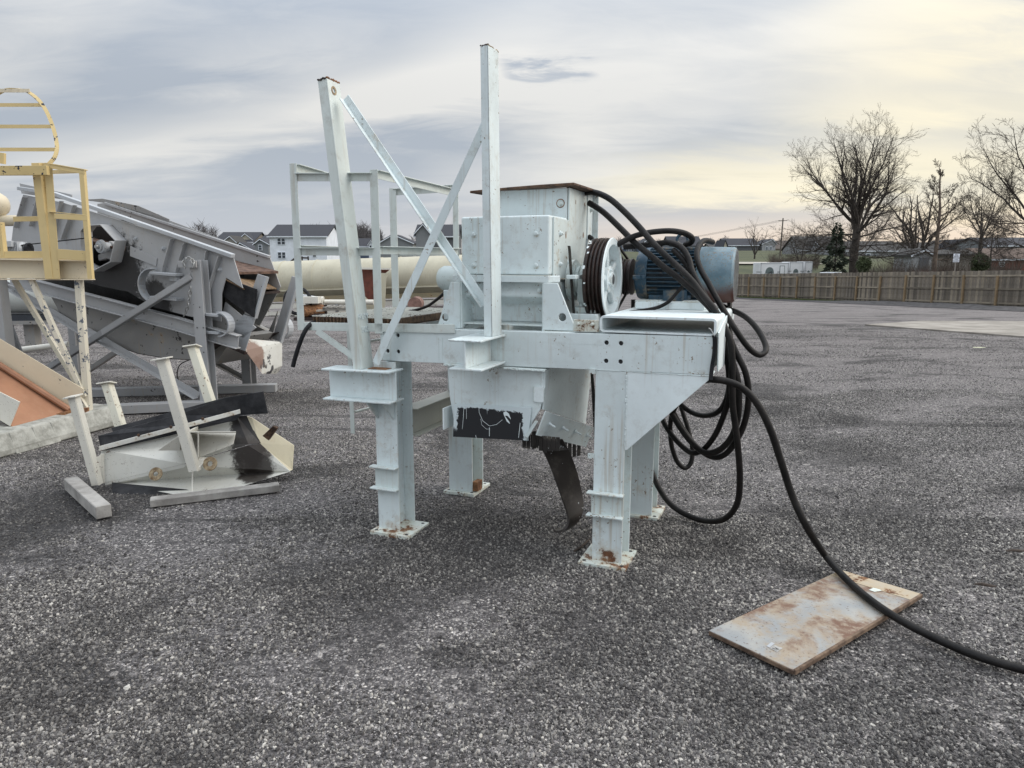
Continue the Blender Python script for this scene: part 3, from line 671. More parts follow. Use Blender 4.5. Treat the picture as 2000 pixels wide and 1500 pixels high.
for k in range(4):
    an = k * math.pi / 2 + .4; bolt(pc + (E2 * math.cos(an) + UP * math.sin(an)) * .060 - E1 * .074, E1, .008, PC, pulley)
for k in range(16):
    an = rr_.uniform(1.6, 4.6); x = rr_.uniform(-.184, -.168); d = E2 * math.cos(an) + UP * math.sin(an); d2_ = -E2 * math.sin(an) + UP * math.cos(an)
    s_ = rr_.uniform(.006, .02); MB().plate([pc + d * .2468 + E1 * x, pc + d * .2468 + E1 * (x + .012), pc + d * .2466 + d2_ * s_ + E1 * (x + .009), pc + d * .2466 + d2_ * s_ + E1 * (x - .001)], d * .001).build('paint_fleck', PC, pulley)
# motor pulley and belts
mc = W(0, .93, 1.600)
prof = [(-.165, .06), (-.16, .118)]
for k in range(5):
    x = -.158 + k * .023; prof += [(x, .118), (x + .006, .102), (x + .014, .102), (x + .020, .118)]
prof += [(-.035, .118), (-.035, .03)]
MB().lathe(mc, E1, prof, 40).build('small_pulley', M['dark_rust'], cr, smooth=True)
for k in range(3):
    x = -.145 + k * .035
    lo = [W(x, .93 - .107 * 0 , 1.600 - .112)]
    MB().bar(W(x, .92, 1.49), W(x, .56, 1.352), .014, .010).build('drive_belt', M['belt'], cr)
    MB().bar(W(x, .94, 1.715), W(x, .53, 1.835), .014, .010).build('drive_belt', M['belt'], cr)
# motor
mo = MB().lathe(W(0, .93, 1.615), E1, [(.0, .05), (.0, .12), (.012, .152), (.06, .168), (.085, .170), (.085, .150), (.385, .150)], 48); motor = mo.build('motor', M['motor_core_shade'], cr, smooth=True)
mcx = W(0, .93, 1.615)
for k in range(40):
    an = 2 * math.pi * (k + .5) / 40
    if abs(math.cos(an)) < .22 and math.sin(an) < 0: continue
    d = E2 * math.cos(an) + UP * math.sin(an); L_ = .172
    MB().bar(mcx + d * .149 + E1 * .088, mcx + d * .149 + E1 * .40, .0045, .040, d, 0, .02 - .012).build('cooling_fin', M['blue'], motor)
fan = MB(); n = 48; fan.lathe(mcx, E1, [(.39, .172), (.42, .176), (.60, .172), (.612, .160), (.612, .13)], n); fan.build('fan_cover', M['fan'] if 'fan' in M else M['blue'], motor, smooth=True)
for k in range(28):
    d = E2 * (-.15 + .3 * k / 27) * 1.0
    h = math.sqrt(max(.0, .158 ** 2 - (-.15 + .3 * k / 27) ** 2)); MB().bar(mcx + E1 * .615 + d - UP * h, mcx + E1 * .615 + d + UP * h, .003, .003, E1).build('fan_grille_bar', M['steel'], motor)
MB().bar(mcx - E2 * .12 + E1 * .10 - UP * .14, mcx - E2 * .12 + E1 * .36 - UP * .14, .05, .035, UP).build('motor_foot', M['blue'], motor, bevel=.005)
MB().bar(mcx + E2 * .12 + E1 * .10 - UP * .14, mcx + E2 * .12 + E1 * .36 - UP * .14, .05, .035, UP).build('motor_foot', M['blue'], motor, bevel=.005)
MB().mbox(.04, .44, .77, .84, 1.437, 1.452).build('motor_foot', M['blue'], motor, bevel=.003)
MB().mbox(.19, .34, .775, .80, 1.452, 1.525).build('motor_foot', M['blue'], motor, bevel=.006)
MB().mbox(.00, .055, .755, .775, 1.585, 1.615).build('grease_fitting', M['blue'], motor, bevel=.005)
MB().mbox(.055, .085, .752, .775, 1.590, 1.615).build('grease_fitting', M['blue'], motor, bevel=.005)
e = MB(); ring = [mcx + E1 * .275 + UP * .222 + (E1 * math.cos(k * math.pi / 9) + UP * math.sin(k * math.pi / 9)) * .033 for k in range(19)]
e.tube(ring, .010, 8); e.cyl(mcx + E1 * .275 + UP * .15, mcx + E1 * .275 + UP * .19, .018); e.build('lifting_eye', M['blue'], motor, smooth=True)
MB().mbox(.12, .30, 1.05, 1.16, 1.62, 1.78).build('terminal_box', M['blue'], motor, bevel=.008)
MB().lathe(mcx, E1, [(-.002, .05), (-.002, .122), (.011, .154), (.06, .1695), (.086, .1715), (.0865, .10)], 48).build('end_bell', M['blue'], motor, smooth=True)
MB().bar(mcx + UP * .16 + E1 * .12, mcx + UP * .16 + E1 * .38, .16, .02, UP).build('top_pad', M['blue'], motor, bevel=.004)
# motor slide base
sb = MB(); sb.plate(rrect(.055, .470, 1.4135, 1.455, .008, .60), E2 * .50); sb.build('motor_base', PC, cr, smooth=True)
MB().mbox(.062, .463, .597, .600, 1.4165, 1.449).build('base_end_cap', PC, cr)
for a0_, a1_ in ((.05, .19), (.33, .47)):
    MB().mbox(a0_, a1_, .62, 1.08, 1.4555, 1.462).build('slide_rail', M['pale_worn'], cr)

# feed chute under the frame
FA0, FA1 = -.945, -.322
ch = MB().plate([W(FA0, .022, 1.083), W(FA1, .022, 1.090), W(FA1, .022, .99), W(FA1 - .03, .022, .86), W(-.40, .022, .78), W(-.428, .022, .68), W(-.895, .022, .68), W(FA0 + .012, .022, .90)], E2 * .010)
ch.build('chute_front', P, cr, bevel=.002)
MB().plate([W(FA1 - .002, .033, 1.09), W(FA1 - .002, 1.02, 1.09), W(FA1 - .05, 1.02, .56), W(FA1 - .022, .034, .86)], E1 * .008).build('chute_side', P, cr)
MB().plate([W(FA0, .033, 1.09), W(FA0, .90, 1.09), W(FA0 + .05, .90, .66), W(FA0 + .05, .033, .66)], E1 * .008).build('chute_side', P, cr)
MB().plate([W(FA0, .93, 1.09), W(FA1 - .02, .93, 1.09), W(FA1 - .10, .93, .66), W(FA0 + .05, .93, .66)], E2 * .008).build('chute_back', P, cr)
for a0_, a1_ in ((FA0 - .005, -.75), (-.57, FA1 + .012)):
    MB().mbox(a0_, a1_, -.02, .022, 1.0925, 1.101).build('chute_lip', M['pale_worn'], cr, bevel=.003)
    wp = [W(a0_ + (a1_ - a0_) * k / 40, -.019, 1.092 + rr_.uniform(-.004, .004)) for k in range(41)]
    MB().tube(wp, [rr_.uniform(.002, .006) for _ in wp], 6).build('weld_bead', M['pale_worn'], cr, smooth=True)
MB().plate(rrect(-.385, -.328, .905, .995, .008, .012), E2 * .010).build('patch_plate', PC, cr, smooth=True)
wp = [W(-.338 + rr_.uniform(-.002, .002), .020, 1.085 - .09 * k / 20) for k in range(21)]
MB().tube(wp, [rr_.uniform(.002, .006) for _ in wp], 6).build('weld_bead', PC, cr, smooth=True)
wp = [W(-.388 + .0 * k, .012, .905 + .09 * k / 16) for k in range(17)] 
MB().tube(wp, [rr_.uniform(.002, .005) for _ in wp], 6).build('weld_bead', M['pale_worn'], cr)
# rubber flap with overpainted border
fp = [W(-.895, .006, .853), W(-.400, .006, .872), W(-.418, .004, .674), W(-.905, .004, .652)]
MB().plate(fp, E2 * .010).build('rubber_flap', M['flap'], cr, bevel=.001)
MB().mbox(-.955, -.945, -.03, .10, .70, .83).build('side_strip', PC, cr)
for pts_, r_s in (([(935, 793), (936, 806), (943, 822), (956, 832), (970, 829), (981, 820)], .0012), ([(939, 818), (941, 830), (950, 838), (957, 838)], .001), ([(906, 794), (905, 815), (903, 838)], .0013), ([(911, 793), (911, 818)], .001), ([(956, 835), (956, 852)], .0022), ([(1016, 826), (1013, 855)], .0018), ([(1021, 838), (1024, 858)], .0014), ([(929, 850), (931, 858)], .002)):
    MB().tube([PX(u_, v_, .005) for u_, v_ in pts_], r_s, 5).build('paint_drip', PC, cr)
MB().plate([PX(u_, v_, .0055) for u_, v_ in ((983, 806), (988, 803), (994, 808), (998, 819), (991, 812), (986, 812), (995, 824), (996, 828), (990, 823), (984, 810))], -E2 * .001).build('paint_drip', PC, cr)
# bolted deflector plate on the right side
dq = [W(-.345, .01, .868), W(-.345, .86, .868), W(-.455, .86, .712), W(-.455, .01, .712)]
nd = (dq[1] - dq[0]).cross(dq[3] - dq[0]).normalized(); nd = nd if nd.z > 0 else -nd
dn_ = E1 * .6 - UP * .5
dq = [PX(1064, 802, -.010), PX(1158, 834, .66), PX(1143, 872, .62), PX(1046, 849, -.010)]
nn_ = (dq[1] - dq[0]).cross(dq[3] - dq[0]).normalized(); nn_ = nn_ if nn_.dot(E1) > 0 else -nn_
MB().plate(dq, nn_ * .008).build('deflector_plate', P, cr, bevel=.0015)
for k in range(4):
    p = dq[0].lerp(dq[1], .14 + .26 * k).lerp(dq[3].lerp(dq[2], .14 + .26 * k), .42)
    s_ = bolt(p + nn_ * .008, nn_, .010, PC, cr); MB().cyl(p + nn_ * .01, p + nn_ * .052, .0055, 8).build('stud', PC, cr)
MB().plate([W(-.35, -.02, .80), W(-.41, -.02, .70), W(-.425, .0, .672), W(-.44, .0, .70), W(-.37, -.015, .80)], E2 * .008).build('bent_strip', M['pale_worn'], cr)
MB().plate([PX(1153, 727, .66), PX(1158, 727, .66), PX(1168, 850, .66), PX(1160, 850, .66)], E2 * .01).build('rear_strip', M['belt'], cr)
# rubber curtain fingers under the chute
for k in range(20):
    f_ = (k + .5) / 20; q = dq[3].lerp(dq[2], f_) - E1 * (.02 + .015 * (k % 2)); l = .055 + .02 * math.sin(k * 1.9) + rr_.uniform(-.012, .012)
    MB().bar(q + UP * .02, q - UP * l, .006, .031, E2 + E1 * .3).build('curtain_finger', M['belt'], cr)
for k in range(9):
    a = -.47 + k * .026; l = .06 + rr_.uniform(-.01, .02)
    MB().mbox(a - .0, a + .022, .045, .051, .68 - l, .70).build('curtain_finger', M['belt'], cr)
# curled belt strip hanging to the ground
def strip(pts, wd, wdir, th, name, mat, parent, k=6):
    p = smoothpath(pts, k); m_ = MB(); n_ = len(p)
    wv = [Vector(x) for x in (wdir if isinstance(wdir, list) else [wdir])]
    for i, q in enumerate(p):
        d = (p[min(i + 1, n_ - 1)] - p[max(i - 1, 0)]).normalized(); s_ = i / (n_ - 1) * (len(wv) - 1) if len(wv) > 1 else 0
        j = min(int(s_), len(wv) - 2) if len(wv) > 1 else 0
        w_ = (wv[j].lerp(wv[j + 1], s_ - j) if len(wv) > 1 else wv[0]).normalized(); nr = d.cross(w_).normalized()
        wx = wd[0] + (wd[1] - wd[0]) * i / (n_ - 1) if isinstance(wd, tuple) else wd
        m_.v += [q - w_ * wx / 2 - nr * th / 2, q + w_ * wx / 2 - nr * th / 2, q + w_ * wx / 2 + nr * th / 2, q - w_ * wx / 2 + nr * th / 2]
        if i:
            o = 4 * (i - 1)
            for a_ in range(4): b_ = (a_ + 1) % 4; m_.f.append((o + a_, o + b_, o + 4 + b_, o + 4 + a_))
    m_.f += [(3, 2, 1, 0), tuple(4 * (n_ - 1) + x for x in range(4))]
    return m_.build(name, mat, parent, smooth=True)
cb = [PX(1072, 858, .16), PX(1088, 885, .20), PX(1104, 925, .22), PX(1116, 965, .22), PX(1123, 995, .20), PX(1122, 1013, .17), PX(1114, 1027, .14), PX(1103, 1035, .12), PX(1092, 1037, .11), PX(1087, 1034, .11)]
st = strip(cb, (.165, .115), [E1 * .9 + E2 * .3, E1 * .75 + E2 * .7, E1 * .35 + E2 * .95, E2 - UP * .25, E2 - UP * .3], .013, 'hanging_belt', M['belt_shiny'], cr)
st['label'] = 'curled dark rubber belt strip hanging under the chute'
cb = [PX(1062, 858, .12), PX(1072, 868, .12), PX(1090, 880, .14)]
strip(cb, .13, E1 * .8 + E2 * .6, .008, 'hanging_belt', M['belt'], cr)

# access platform with railing at the left end
A, B_, ZD = -1.952, -1.395, 1.318
MB().angle(W(A, -.012, 1.262), W(-.875, -.012, 1.283 + .0), .05, .052, .006, UP, -1, 1).build('platform_angle', M['rail'], cr, bevel=.0015)
fa = MB().plate([W(A, -.014, 1.262), W(-.863, -.014, 1.264), W(-.863, -.014, 1.316), W(A, -.014, 1.312)], E2 * .012)
MB().mbox(A, A + .006, -.0, 1.05, 1.262, 1.312).build('platform_angle', M['rail'], cr)
MB().mbox(A, -1.30, 1.03, 1.05, 1.262, 1.312).build('platform_angle', M['rail'], cr)
dk = random.Random(5)
npl = 24
for k in range(npl):
    a = A + .045 + k * (1.395 - .76) / npl
    MB().mbox(a, a + .0075, .015, 1.035, 1.314, 1.350).build('grating_bar', M['grate'], cr)
for k in range(26):
    b = .03 + k * .0395
    MB().mbox(A + .03, -1.305, b, b + .006, 1.3505, 1.3555).build('grating_rod', M['grate_top'], cr)
MB().mbox(-1.310, -1.298, .02, 1.04, 1.302, 1.352).build('grating_edge', M['dk_wood'] if 'dk_wood' in M else M['rust'], cr)
rp = .050
def post(a, b, z0, z1, s=.045, nm='railing_post'):
    return MB().angle(W(a, b, z0), W(a, b, z1), s, s, .005, E2, -1, 1).build(nm, M['rail'], cr, bevel=.001)
zt = 2.293
post(-2.008, -.012, 1.262, 2.300, .054); post(-1.425, -.012, 1.262, 2.236, .056); post(-1.992, .50, .46, 2.262, .035)
post(-1.915, 1.0, .46, 2.240, .060); post(-1.385, 1.0, 1.27, 2.248, .045)
def rail(p, q, nm='rail', h=.048, su=1): return MB().angle(p, q, .030, h, .005, UP, su, -1).build(nm, M['rail'], cr, bevel=.001)
rail(W(-1.965, .0, 2.240), W(-1.41, .0, 2.218)); rail(W(-1.965, .0, 1.785), W(-1.41, .0, 1.782))
rail(W(-1.965, .0, 2.295), W(-1.965, .50, 2.262)); rail(W(-1.965, .0, 1.80), W(-1.965, .50, 1.80))
rail(W(-1.385, .0, 2.232), W(-1.350, 1.0, 2.205)); rail(W(-1.385, .0, 1.790), W(-1.350, 1.0, 1.795))
rail(W(-1.88, 1.02, 2.235), W(-1.36, 1.02, 2.245)); rail(W(-1.88, 1.02, 1.79), W(-1.36, 1.02, 1.79))
for z in (.62, .87, 1.12): MB().cyl(W(-1.96, .52, z), W(-1.89, 1.0, z), .010, 8).build('ladder_rung', M['rail'], cr)
MB().bar(W(-1.86, -.01, 1.262), W(-1.475, -.01, 1.045), .040, .006, E2).build('platform_brace', M['rail'], cr)
MB().bar(W(-1.87, 1.03, 1.262), W(-1.39, 1.03, .95), .040, .006, E2).build('platform_brace', M['rail'], cr)

# ------------------------------------------------------------------ screening plant at the left
BN, BF = 2.60, 3.75
def pl(pts, b): return [PX(u, v, b) for u, v in pts]
scn = empty('vibrating_screen', PX(250, 780, 3.0) * Vector((1, 1, 0)) if False else Vector((PX(250, 600, 3.0).x, PX(250, 600, 3.0).y, 0)), 'tilted gray vibrating screen box on a braced steel frame, black grease round its drive', 'screen')
G_, GD, GF = M['gray'], M['gray_dark'], M['gray_far']
side_out = [(45, 380), (120, 395), (250, 435), (455, 501), (474, 563), (441, 542), (433, 574), (432, 628), (370, 618), (300, 600), (250, 570), (200, 560), (60, 520), (18, 505), (26, 440)]
hexo = [(179, 452), (188, 441), (219, 439), (248, 470), (238, 512), (204, 530), (182, 515)]
gm = paint('gray_screen_side', (.40, .405, .41), .5, rust=.03, streak=.2, dirt=.12, chips=.03, chipcol=(.04, .035, .035), chip_scale=18,
           stains=[((PX(225, 535, BN) - scn.location), .52, (1, 1, 1), .97, (.010, .009, .009)), ((PX(150, 560, BN) - scn.location), .40, (1, 1, 1), .95, (.012, .010, .010)), ((PX(300, 590, BN) - scn.location), .30, (1, 1, 1), .9, (.015, .013, .012))])
MB().plate(pl(side_out, BN), E2 * .012, [pl(hexo, BN)]).build('side_plate', gm, scn, bevel=.002)
far_out = [(190, 398), (212, 395), (330, 430), (527, 503), (548, 560), (505, 640), (300, 600), (190, 540)]
fo = [PX(u, v, BF) for u, v in far_out]
MB().plate(fo, E2 * .012).build('side_plate', paint('gray_far_side', (.38, .38, .375), .55, rust=.08, dirt=.3, chips=.06, chipcol=(.05, .045, .045), chip_scale=14), scn, bevel=.002)
MB().bar(PX(206, 397, BF) , PX(527, 502, BF), .05, .035, UP).build('top_flange', G_, scn, bevel=.003)
MB().plate([PX(38, 358, BN + .05), PX(75, 366, BN + .05), PX(140, 380, BN + .05), PX(140, 392, BN + .05), PX(42, 378, BN + .05)], E2 * .01).build('splash_plate', G_, scn)
MB().plate([PX(160, 390, BF), PX(215, 398, BF), PX(330, 436, BF - .0), PX(330, 428, BF), PX(270, 402, BF), PX(200, 388, BF)], E2 * .01).build('splash_plate', GD, scn)
MB().bar(PX(38, 368, BN - .03), PX(105, 378, BN - .03), .07, .045, UP).build('top_flange', M['galv'], scn, bevel=.004)
MB().bar(PX(105, 378, BN - .03), PX(455, 500, BN - .03), .07, .045, UP).build('top_flange', M['galv'], scn, bevel=.004)
for (u0, v0, u1, v1) in ((48, 385, 30, 445), (76, 384, 60, 442), (120, 393, 103, 460), (146, 401, 122, 468), (336, 467, 318, 532), (362, 475, 345, 532), (405, 490, 392, 565), (429, 501, 406, 572)):
    MB().bar(PX(u0, v0, BN - .035), PX(u1, v1, BN - .035), .010, .060, E2).build('stiffener', G_, scn, bevel=.002)
# drive: guard ring, pulley, shaft housing
MB().plate([PX(u, v, BN) for u, v in hexo], -E2 * .16, [[PX(213 + (u - 213) * .955, 480 + (v - 480) * .955, BN) for u, v in hexo]]).build('drive_guard', G_, scn, bevel=.002)
MB().plate([PX(u, v, BN + .25) for u, v in ((165, 430), (262, 430), (262, 545), (165, 545))], E2 * .01).build('guard_back', simple('black_grease', (.008, .007, .007), .45, .4, 10, .3), scn)
hc_ = PX(206, 482, BN + .0)
MB().lathe(hc_ - E2 * .10, E2, [(0, .03), (.0, .05), (.02, .055), (.02, .075), (.05, .085), (.05, .055), (.3, .055)], 28).build('drive_pulley', M['galv'], scn, smooth=True)
MB().lathe(hc_ - E2 * .135, E2, [(0, .022), (.04, .028)], 12).build('shaft_nut', M['steel'], scn)
MB().plate([PX(u, v, BN + .05) for u, v in ((212, 470), (228, 480), (228, 503), (222, 510), (208, 505), (192, 510), (190, 498), (200, 492))], E2 * .12).build('bearing_housing', G_, scn, bevel=.01)
for u, v in ((266, 467), (320, 486), (430, 527)): bolt(PX(u, v, BN), -E2, .022, M['galv'], scn)
MB().plate(pl([(255, 480), (255, 500), (306, 520), (308, 505)], BN - .001), -E2 * .010).build('cover_plate', G_, scn, bevel=.002)
# spring arches
def arch(u, v, ru, rv, b, nm='spring_arch'):
    c = PX(u, v, b); s_ = (PX(u + 1, v, b) - PX(u, v, b)).length
    pts = [c + E1 * (math.cos(R(a_)) * ru * s_) + UP * (math.sin(R(a_)) * rv * s_) for a_ in range(90, 271, 15)] if ru > 0 else [c - E1 * (math.cos(R(a_)) * ru * s_) * 1 + UP * (math.sin(R(a_)) * rv * s_) for a_ in range(90, -91, -15)]
    m_ = MB()
    for p, q in zip(pts, pts[1:]): m_.bar(p, q, .10, .014, (p + q) / 2 - c)
    return m_.build(nm, M['galv'], scn, smooth=True)
arch(303, 557, 27, 24, BN - .08); arch(430, 633, -22, 18, BN - .08); arch(548, 640, -20, 18, BF)
for (u0, v0, u1, v1, b) in ((300, 533, 350, 537, BN - .08), (300, 580, 352, 585, BN - .08), (395, 613, 432, 616, BN - .08), (395, 647, 432, 650, BN - .08)):
    MB().bar(PX(u0, v0, b), PX(u1, v1, b), .12, .030, UP).build('spring_seat', M['galv'], scn, bevel=.003)
MB().plate(pl([(330, 535), (345, 535), (345, 550), (330, 548)], BN - .1), E2 * .05).build('clip', M['galv'], scn, bevel=.003)
MB().plate(pl([(395, 617), (440, 620), (452, 650), (395, 650)], BN + .02), E2 * .05).build('spring_pad', GD, scn)
# decks inside
DK = [(60, 470), (300, 560), (470, 590)]
def quad(p0, p1, b0, b1, th, nm, mt):
    a_, b_ = PX(*p0, b0), PX(*p1, b0); w_ = E2 * (b1 - b0)
    return MB().plate([a_, b_, b_ + w_, a_ + w_], -UP * th).build(nm, mt, scn)
quad((60, 440), (415, 532), BN + .02, BF - .01, .03, 'screen_deck', simple('deck_rust', (.07, .035, .025), .85, .5, 12, .5, c2=(.17, .10, .07)))
quad((60, 495), (420, 575), BN + .02, BF - .01, .03, 'screen_deck', M['dark_rust'])
MB().plate([PX(430, 540, BN + .02), PX(476, 564, BN + .02), PX(540, 563, BF - .02), PX(515, 548, BF - .02)], -UP * .012).build('deck_lip', simple('lip_rust', (.10, .06, .035), .8, .4, 9, .3, c2=(.26, .17, .09)), scn)
MB().plate(pl([(20, 505), (60, 500), (200, 520), (330, 560), (440, 580), (440, 640), (330, 640), (200, 600), (95, 575), (60, 545)], BN + .30), E2 * .01).build('inner_pan', simple('black_grease_pan', (.012, .011, .010), .5, .4, 8, .4, c2=(.035, .033, .03)), scn)
for k in range(4):
    b = BN + .15 + k * .25; MB().plate([PX(455, 540, b), PX(490, 590, b), PX(486, 575, b + .12)], E1 * .012).build('chute_liner', M['galv'], scn)
for k in range(4):
    b = BN + .10 + k * .25; MB().plate([PX(440, 590, b), PX(500, 640, b), PX(475, 660, b), PX(430, 630, b)], E2 * .012).build('chute_liner', G_, scn)
MB().plate([PX(441, 543, BN + .05), PX(500, 565, BN + .05), PX(495, 620, BN + .05), PX(434, 578, BN + .05)], E2 * .02).build('rubber_skirt', M['black'], scn)
MB().plate([PX(372, 612, BN + .1), PX(440, 650, BN + .1), PX(480, 655, BN + .1), PX(430, 660, BN + .1), PX(380, 640, BN + .1)], E2 * .02).build('rubber_skirt', M['black'], scn)
# sub-frame channels and the under-pan
for b, mt_ in ((BN - .06, G_), (BF, GF)):
    MB().ibeam(PX(20, 545, b), PX(345, 632, b), .16, .09, .012, .010).build('frame_rail', mt_, scn, bevel=.002)
    MB().ibeam(PX(345, 632, b), PX(466 if b < 3 else 508, 668 if b < 3 else 680, b), .16, .09, .012, .010).build('frame_rail', mt_, scn, bevel=.002)
MB().plate(pl([(70, 548), (98, 575), (128, 630), (165, 655), (215, 672), (270, 690), (330, 700), (372, 702), (385, 690), (430, 664), (440, 655), (300, 620), (160, 568)], BN + .02), E2 * .012).build('under_pan', GD, scn)
up_ = [(98, 575), (128, 630), (165, 655), (215, 672), (270, 690), (330, 700), (372, 702), (430, 664)]
m_ = MB()
for p, q in zip(up_, up_[1:]):
    a_, b_ = PX(*p, BN + .03), PX(*q, BN + .03); m_.plate([a_, b_, b_ + E2 * 1.05, a_ + E2 * 1.05], -UP * .008)
m_.build('under_pan', M['dark_rust'], scn)
MB().plate([PX(405, 700, BN + .2), PX(440, 655, BN + .2), PX(455, 660, BN + .2), PX(420, 712, BN + .2)], E2 * .7).build('under_chute', GD, scn)
# stand: posts, skids, braces
def gpost(u, v0, b, z0=0, w_=.15, d_=.12, mt_=None, nm='post'):
    p = PX(u, v0, b); q = Vector((p.x, p.y, z0))
    return MB().ibeam(q, p, d_, w_, .010, .008, E2).build(nm, mt_ or G_, scn, bevel=.002)
gpost(388, 508, BN - .12, 0, .16, .12)
gpost(481, 640, BF + .0, 0, .15, .12, GF)
gpost(140, 590, BF - .0, 0, .14, .12, GF); gpost(-8, 540, BN - .12, 0, .15, .12, GF)
MB().bar(PX(348, 516, BN - .20), PX(384, 516, BN - .20), .02, .075, UP).build('post_head', G_, scn, bevel=.002)
for u, v in ((390, 600), (385, 640), (397, 640), (388, 685), (398, 688), (390, 710), (398, 735)):
    p = PX(u, v, BN - .185); MB().cyl(p, p - E2 * .002, .008, 8).build('bolt_hole_disc', M['ink'], scn)
def gbar(u0, v0, b0, u1, v1, b1, w_, h_, mt_, nm='brace'):
    return MB().angle(PX(u0, v0, b0), PX(u1, v1, b1), w_, h_, .008, UP, 1, 1).build(nm, mt_, scn, bevel=.0015)
gbar(374, 545, BN - .2, 200, 655, BN - .15, .07, .07, G_); gbar(200, 655, BN - .15, 95, 722, BN - .10, .07, .07, GF)
gbar(0, 552, BN, 170, 655, BN - .0, .08, .08, G_); gbar(170, 650, BN - .02, 388, 778, BN - .1, .08, .08, G_)
gbar(262, 668, BF, 160, 735, BF, .07, .07, M['gray_dark']); gbar(404, 702, BF - .1, 484, 745, BF, .07, .06, GD)
gbar(-5, 560, BN + .2, 45, 700, BN + .2, .05, .05, GF)
MB().cyl(PX(40, 683, BF), PX(135, 672, BF), .045, 16).build('cross_tube', M['cream_white'], scn, smooth=True)
for (u0, v0, u1, v1) in ((120, 768, 540, 757), (150, 802, 420, 790)):
    p, q = PG(u0, v0, .05), PG(u1, v1, .05); MB().bar(p, q, .16, .10, UP).build('skid', M['gray_far'], scn, bevel=.004)
# discharge lip: twin uprights, scoop
def up(pts, b, nm, mt_, th=.012): return MB().plate(pl(pts, b), E2 * th).build(nm, mt_, scn, bevel=.002)
up([(503, 535), (523, 541), (500, 620), (477, 613)], BN + .12, 'lip_channel', G_)
MB().plate(pl([(523, 541), (526, 541), (503, 622), (500, 620)], BN + .12), -E2 * .05).build('lip_channel_flange', M['galv'], scn)
up([(476, 614), (499, 621), (478, 686), (439, 672), (440, 655)], BN + .10, 'lip_gusset', M['galv'])
up([(570, 539), (585, 544), (550, 668), (531, 662)], BF - .1, 'lip_channel', G_)
MB().plate(pl([(585, 544), (587, 546), (553, 669), (550, 668)], BF - .1), -E2 * .05).build('lip_channel_flange', M['galv'], scn)
up([(543, 605), (532, 655), (522, 652)], BF - .1, 'lip_gusset', GD)
MB().bar(PX(494, 636, BF), PX(536, 658, BF), .10, .09, UP).build('lip_beam', M['gray_dark'], scn, bevel=.003)
lipm = paint('scoop_paint', (.60, .60, .56), .55, rust=.14, rust_scale=4, dirt=.25, chips=.10, chipcol=(.06, .06, .065), chip_scale=7, stains=[((PX(505, 695, BN + .3) - scn.location), .25, (1, 1, 1), .95, (.24, .155, .12))])
MB().plate([PX(480, 684, BN + .10), PX(487, 662, BN + .35), PX(551, 668, BF - .1), PX(551, 712, BF - .15), PX(541, 728, BF - .2), PX(512, 728, BN + .45), PX(492, 700, BN + .2)], -UP * .015).build('scoop', lipm, scn)
MB().bar(PX(450, 676, BN + .1), PX(480, 690, BN + .1), .05, .03, UP).build('lip_bracket', M['dark_rust'], scn)
# chain hung over the post head
chm = {}
def chain(pts, name='chain', pitch=.042, r=.0055):
    p = smoothpath(pts, 8); L_ = 0; ps = [p[0]]; 
    for a_, b_ in zip(p, p[1:]):
        L_ += (b_ - a_).length
        if L_ > pitch: ps.append(b_); L_ = 0
    m_ = MB()
    for i, (a_, b_) in enumerate(zip(ps, ps[1:])):
        d = (b_ - a_).normalized(); s_ = d.orthogonal().normalized() if i % 2 else d.cross(d.orthogonal()).normalized(); c = (a_ + b_) / 2; h = (b_ - a_).length * .62
        m_.tube([c + d * h * math.cos(k * math.pi / 5) + s_ * .017 * math.sin(k * math.pi / 5) for k in range(11)], r, 5, False)
    o = m_.build(name, M['chain'], None, smooth=True); return o
c1 = chain([PX(362, 524, BN - .24), PX(358, 512, BN - .24), PX(362, 504, BN - .22), PX(374, 505, BN - .22), PX(378, 520, BN - .24), PX(374, 527, BN - .24)])
tag(c1, 'galvanised chain looped over the head of the gray screen post', 'chain')
c2 = chain([PX(372, 560, BN - .22), PX(370, 580, BN - .22), PX(366, 600, BN - .22), PX(362, 612, BN - .20), PX(356, 620, BN - .18)])
tag(c2, 'short rusty chain hanging behind the gray screen post', 'chain')
cw = MB().tube(smoothpath([PX(372, 702, BN + .3), PX(352, 712, BN + .3), PX(346, 730, BN + .3), PX(350, 745, BN + .3), PX(362, 758, BN + .3)]), .006, 6).build('loose_wire', M['cable'], smooth=True)
tag(cw, 'thin black wire dangling under the gray screen pan', 'wire')
# small drive motor behind the yellow rail
dm = empty('electric_motor', Vector((PY(28, 495, 8.6).x, 8.6, 0)), 'small gray electric motor behind the yellow handrail, belt running to the screen', 'motor')
c0 = PY(28, 486, 8.6)
MB().lathe(c0 - Vector((.09, 0, 0)), (1, 0, 0), [(0, .05), (0, .075), (.03, .08), (.20, .08), (.22, .06)], 20).build('motor_body', M['galv'], dm, smooth=True)
for k in range(9): MB().box(c0.x - .05 + k * .018, c0.x - .044 + k * .018, c0.y - .092, c0.y + .09, c0.z - .085, c0.z + .085).build('cooling_fin', M['galv'], dm)
MB().box(c0.x - .03, c0.x + .06, c0.y - .13, c0.y - .08, c0.z + .02, c0.z + .09).build('terminal_box', M['galv'], dm, bevel=.004)
MB().box(c0.x - .35, c0.x + .45, c0.y - .1, c0.y + .15, c0.z - .13, c0.z - .085).build('motor_base', G_, dm)
MB().box(c0.x - .3, c0.x - .2, c0.y - .05, c0.y + .1, 0, c0.z - .13).build('motor_stand', G_, dm)
MB().lathe(c0 + Vector((.16, 0, 0)), (1, 0, 0), [(0, .07), (.03, .07)], 20).build('pulley', M['black'], dm, smooth=True)
MB().bar(PY(42, 479, 8.55), PX(195, 462, BN - .05), .03, .012, UP).build('drive_belt', M['black'], dm)

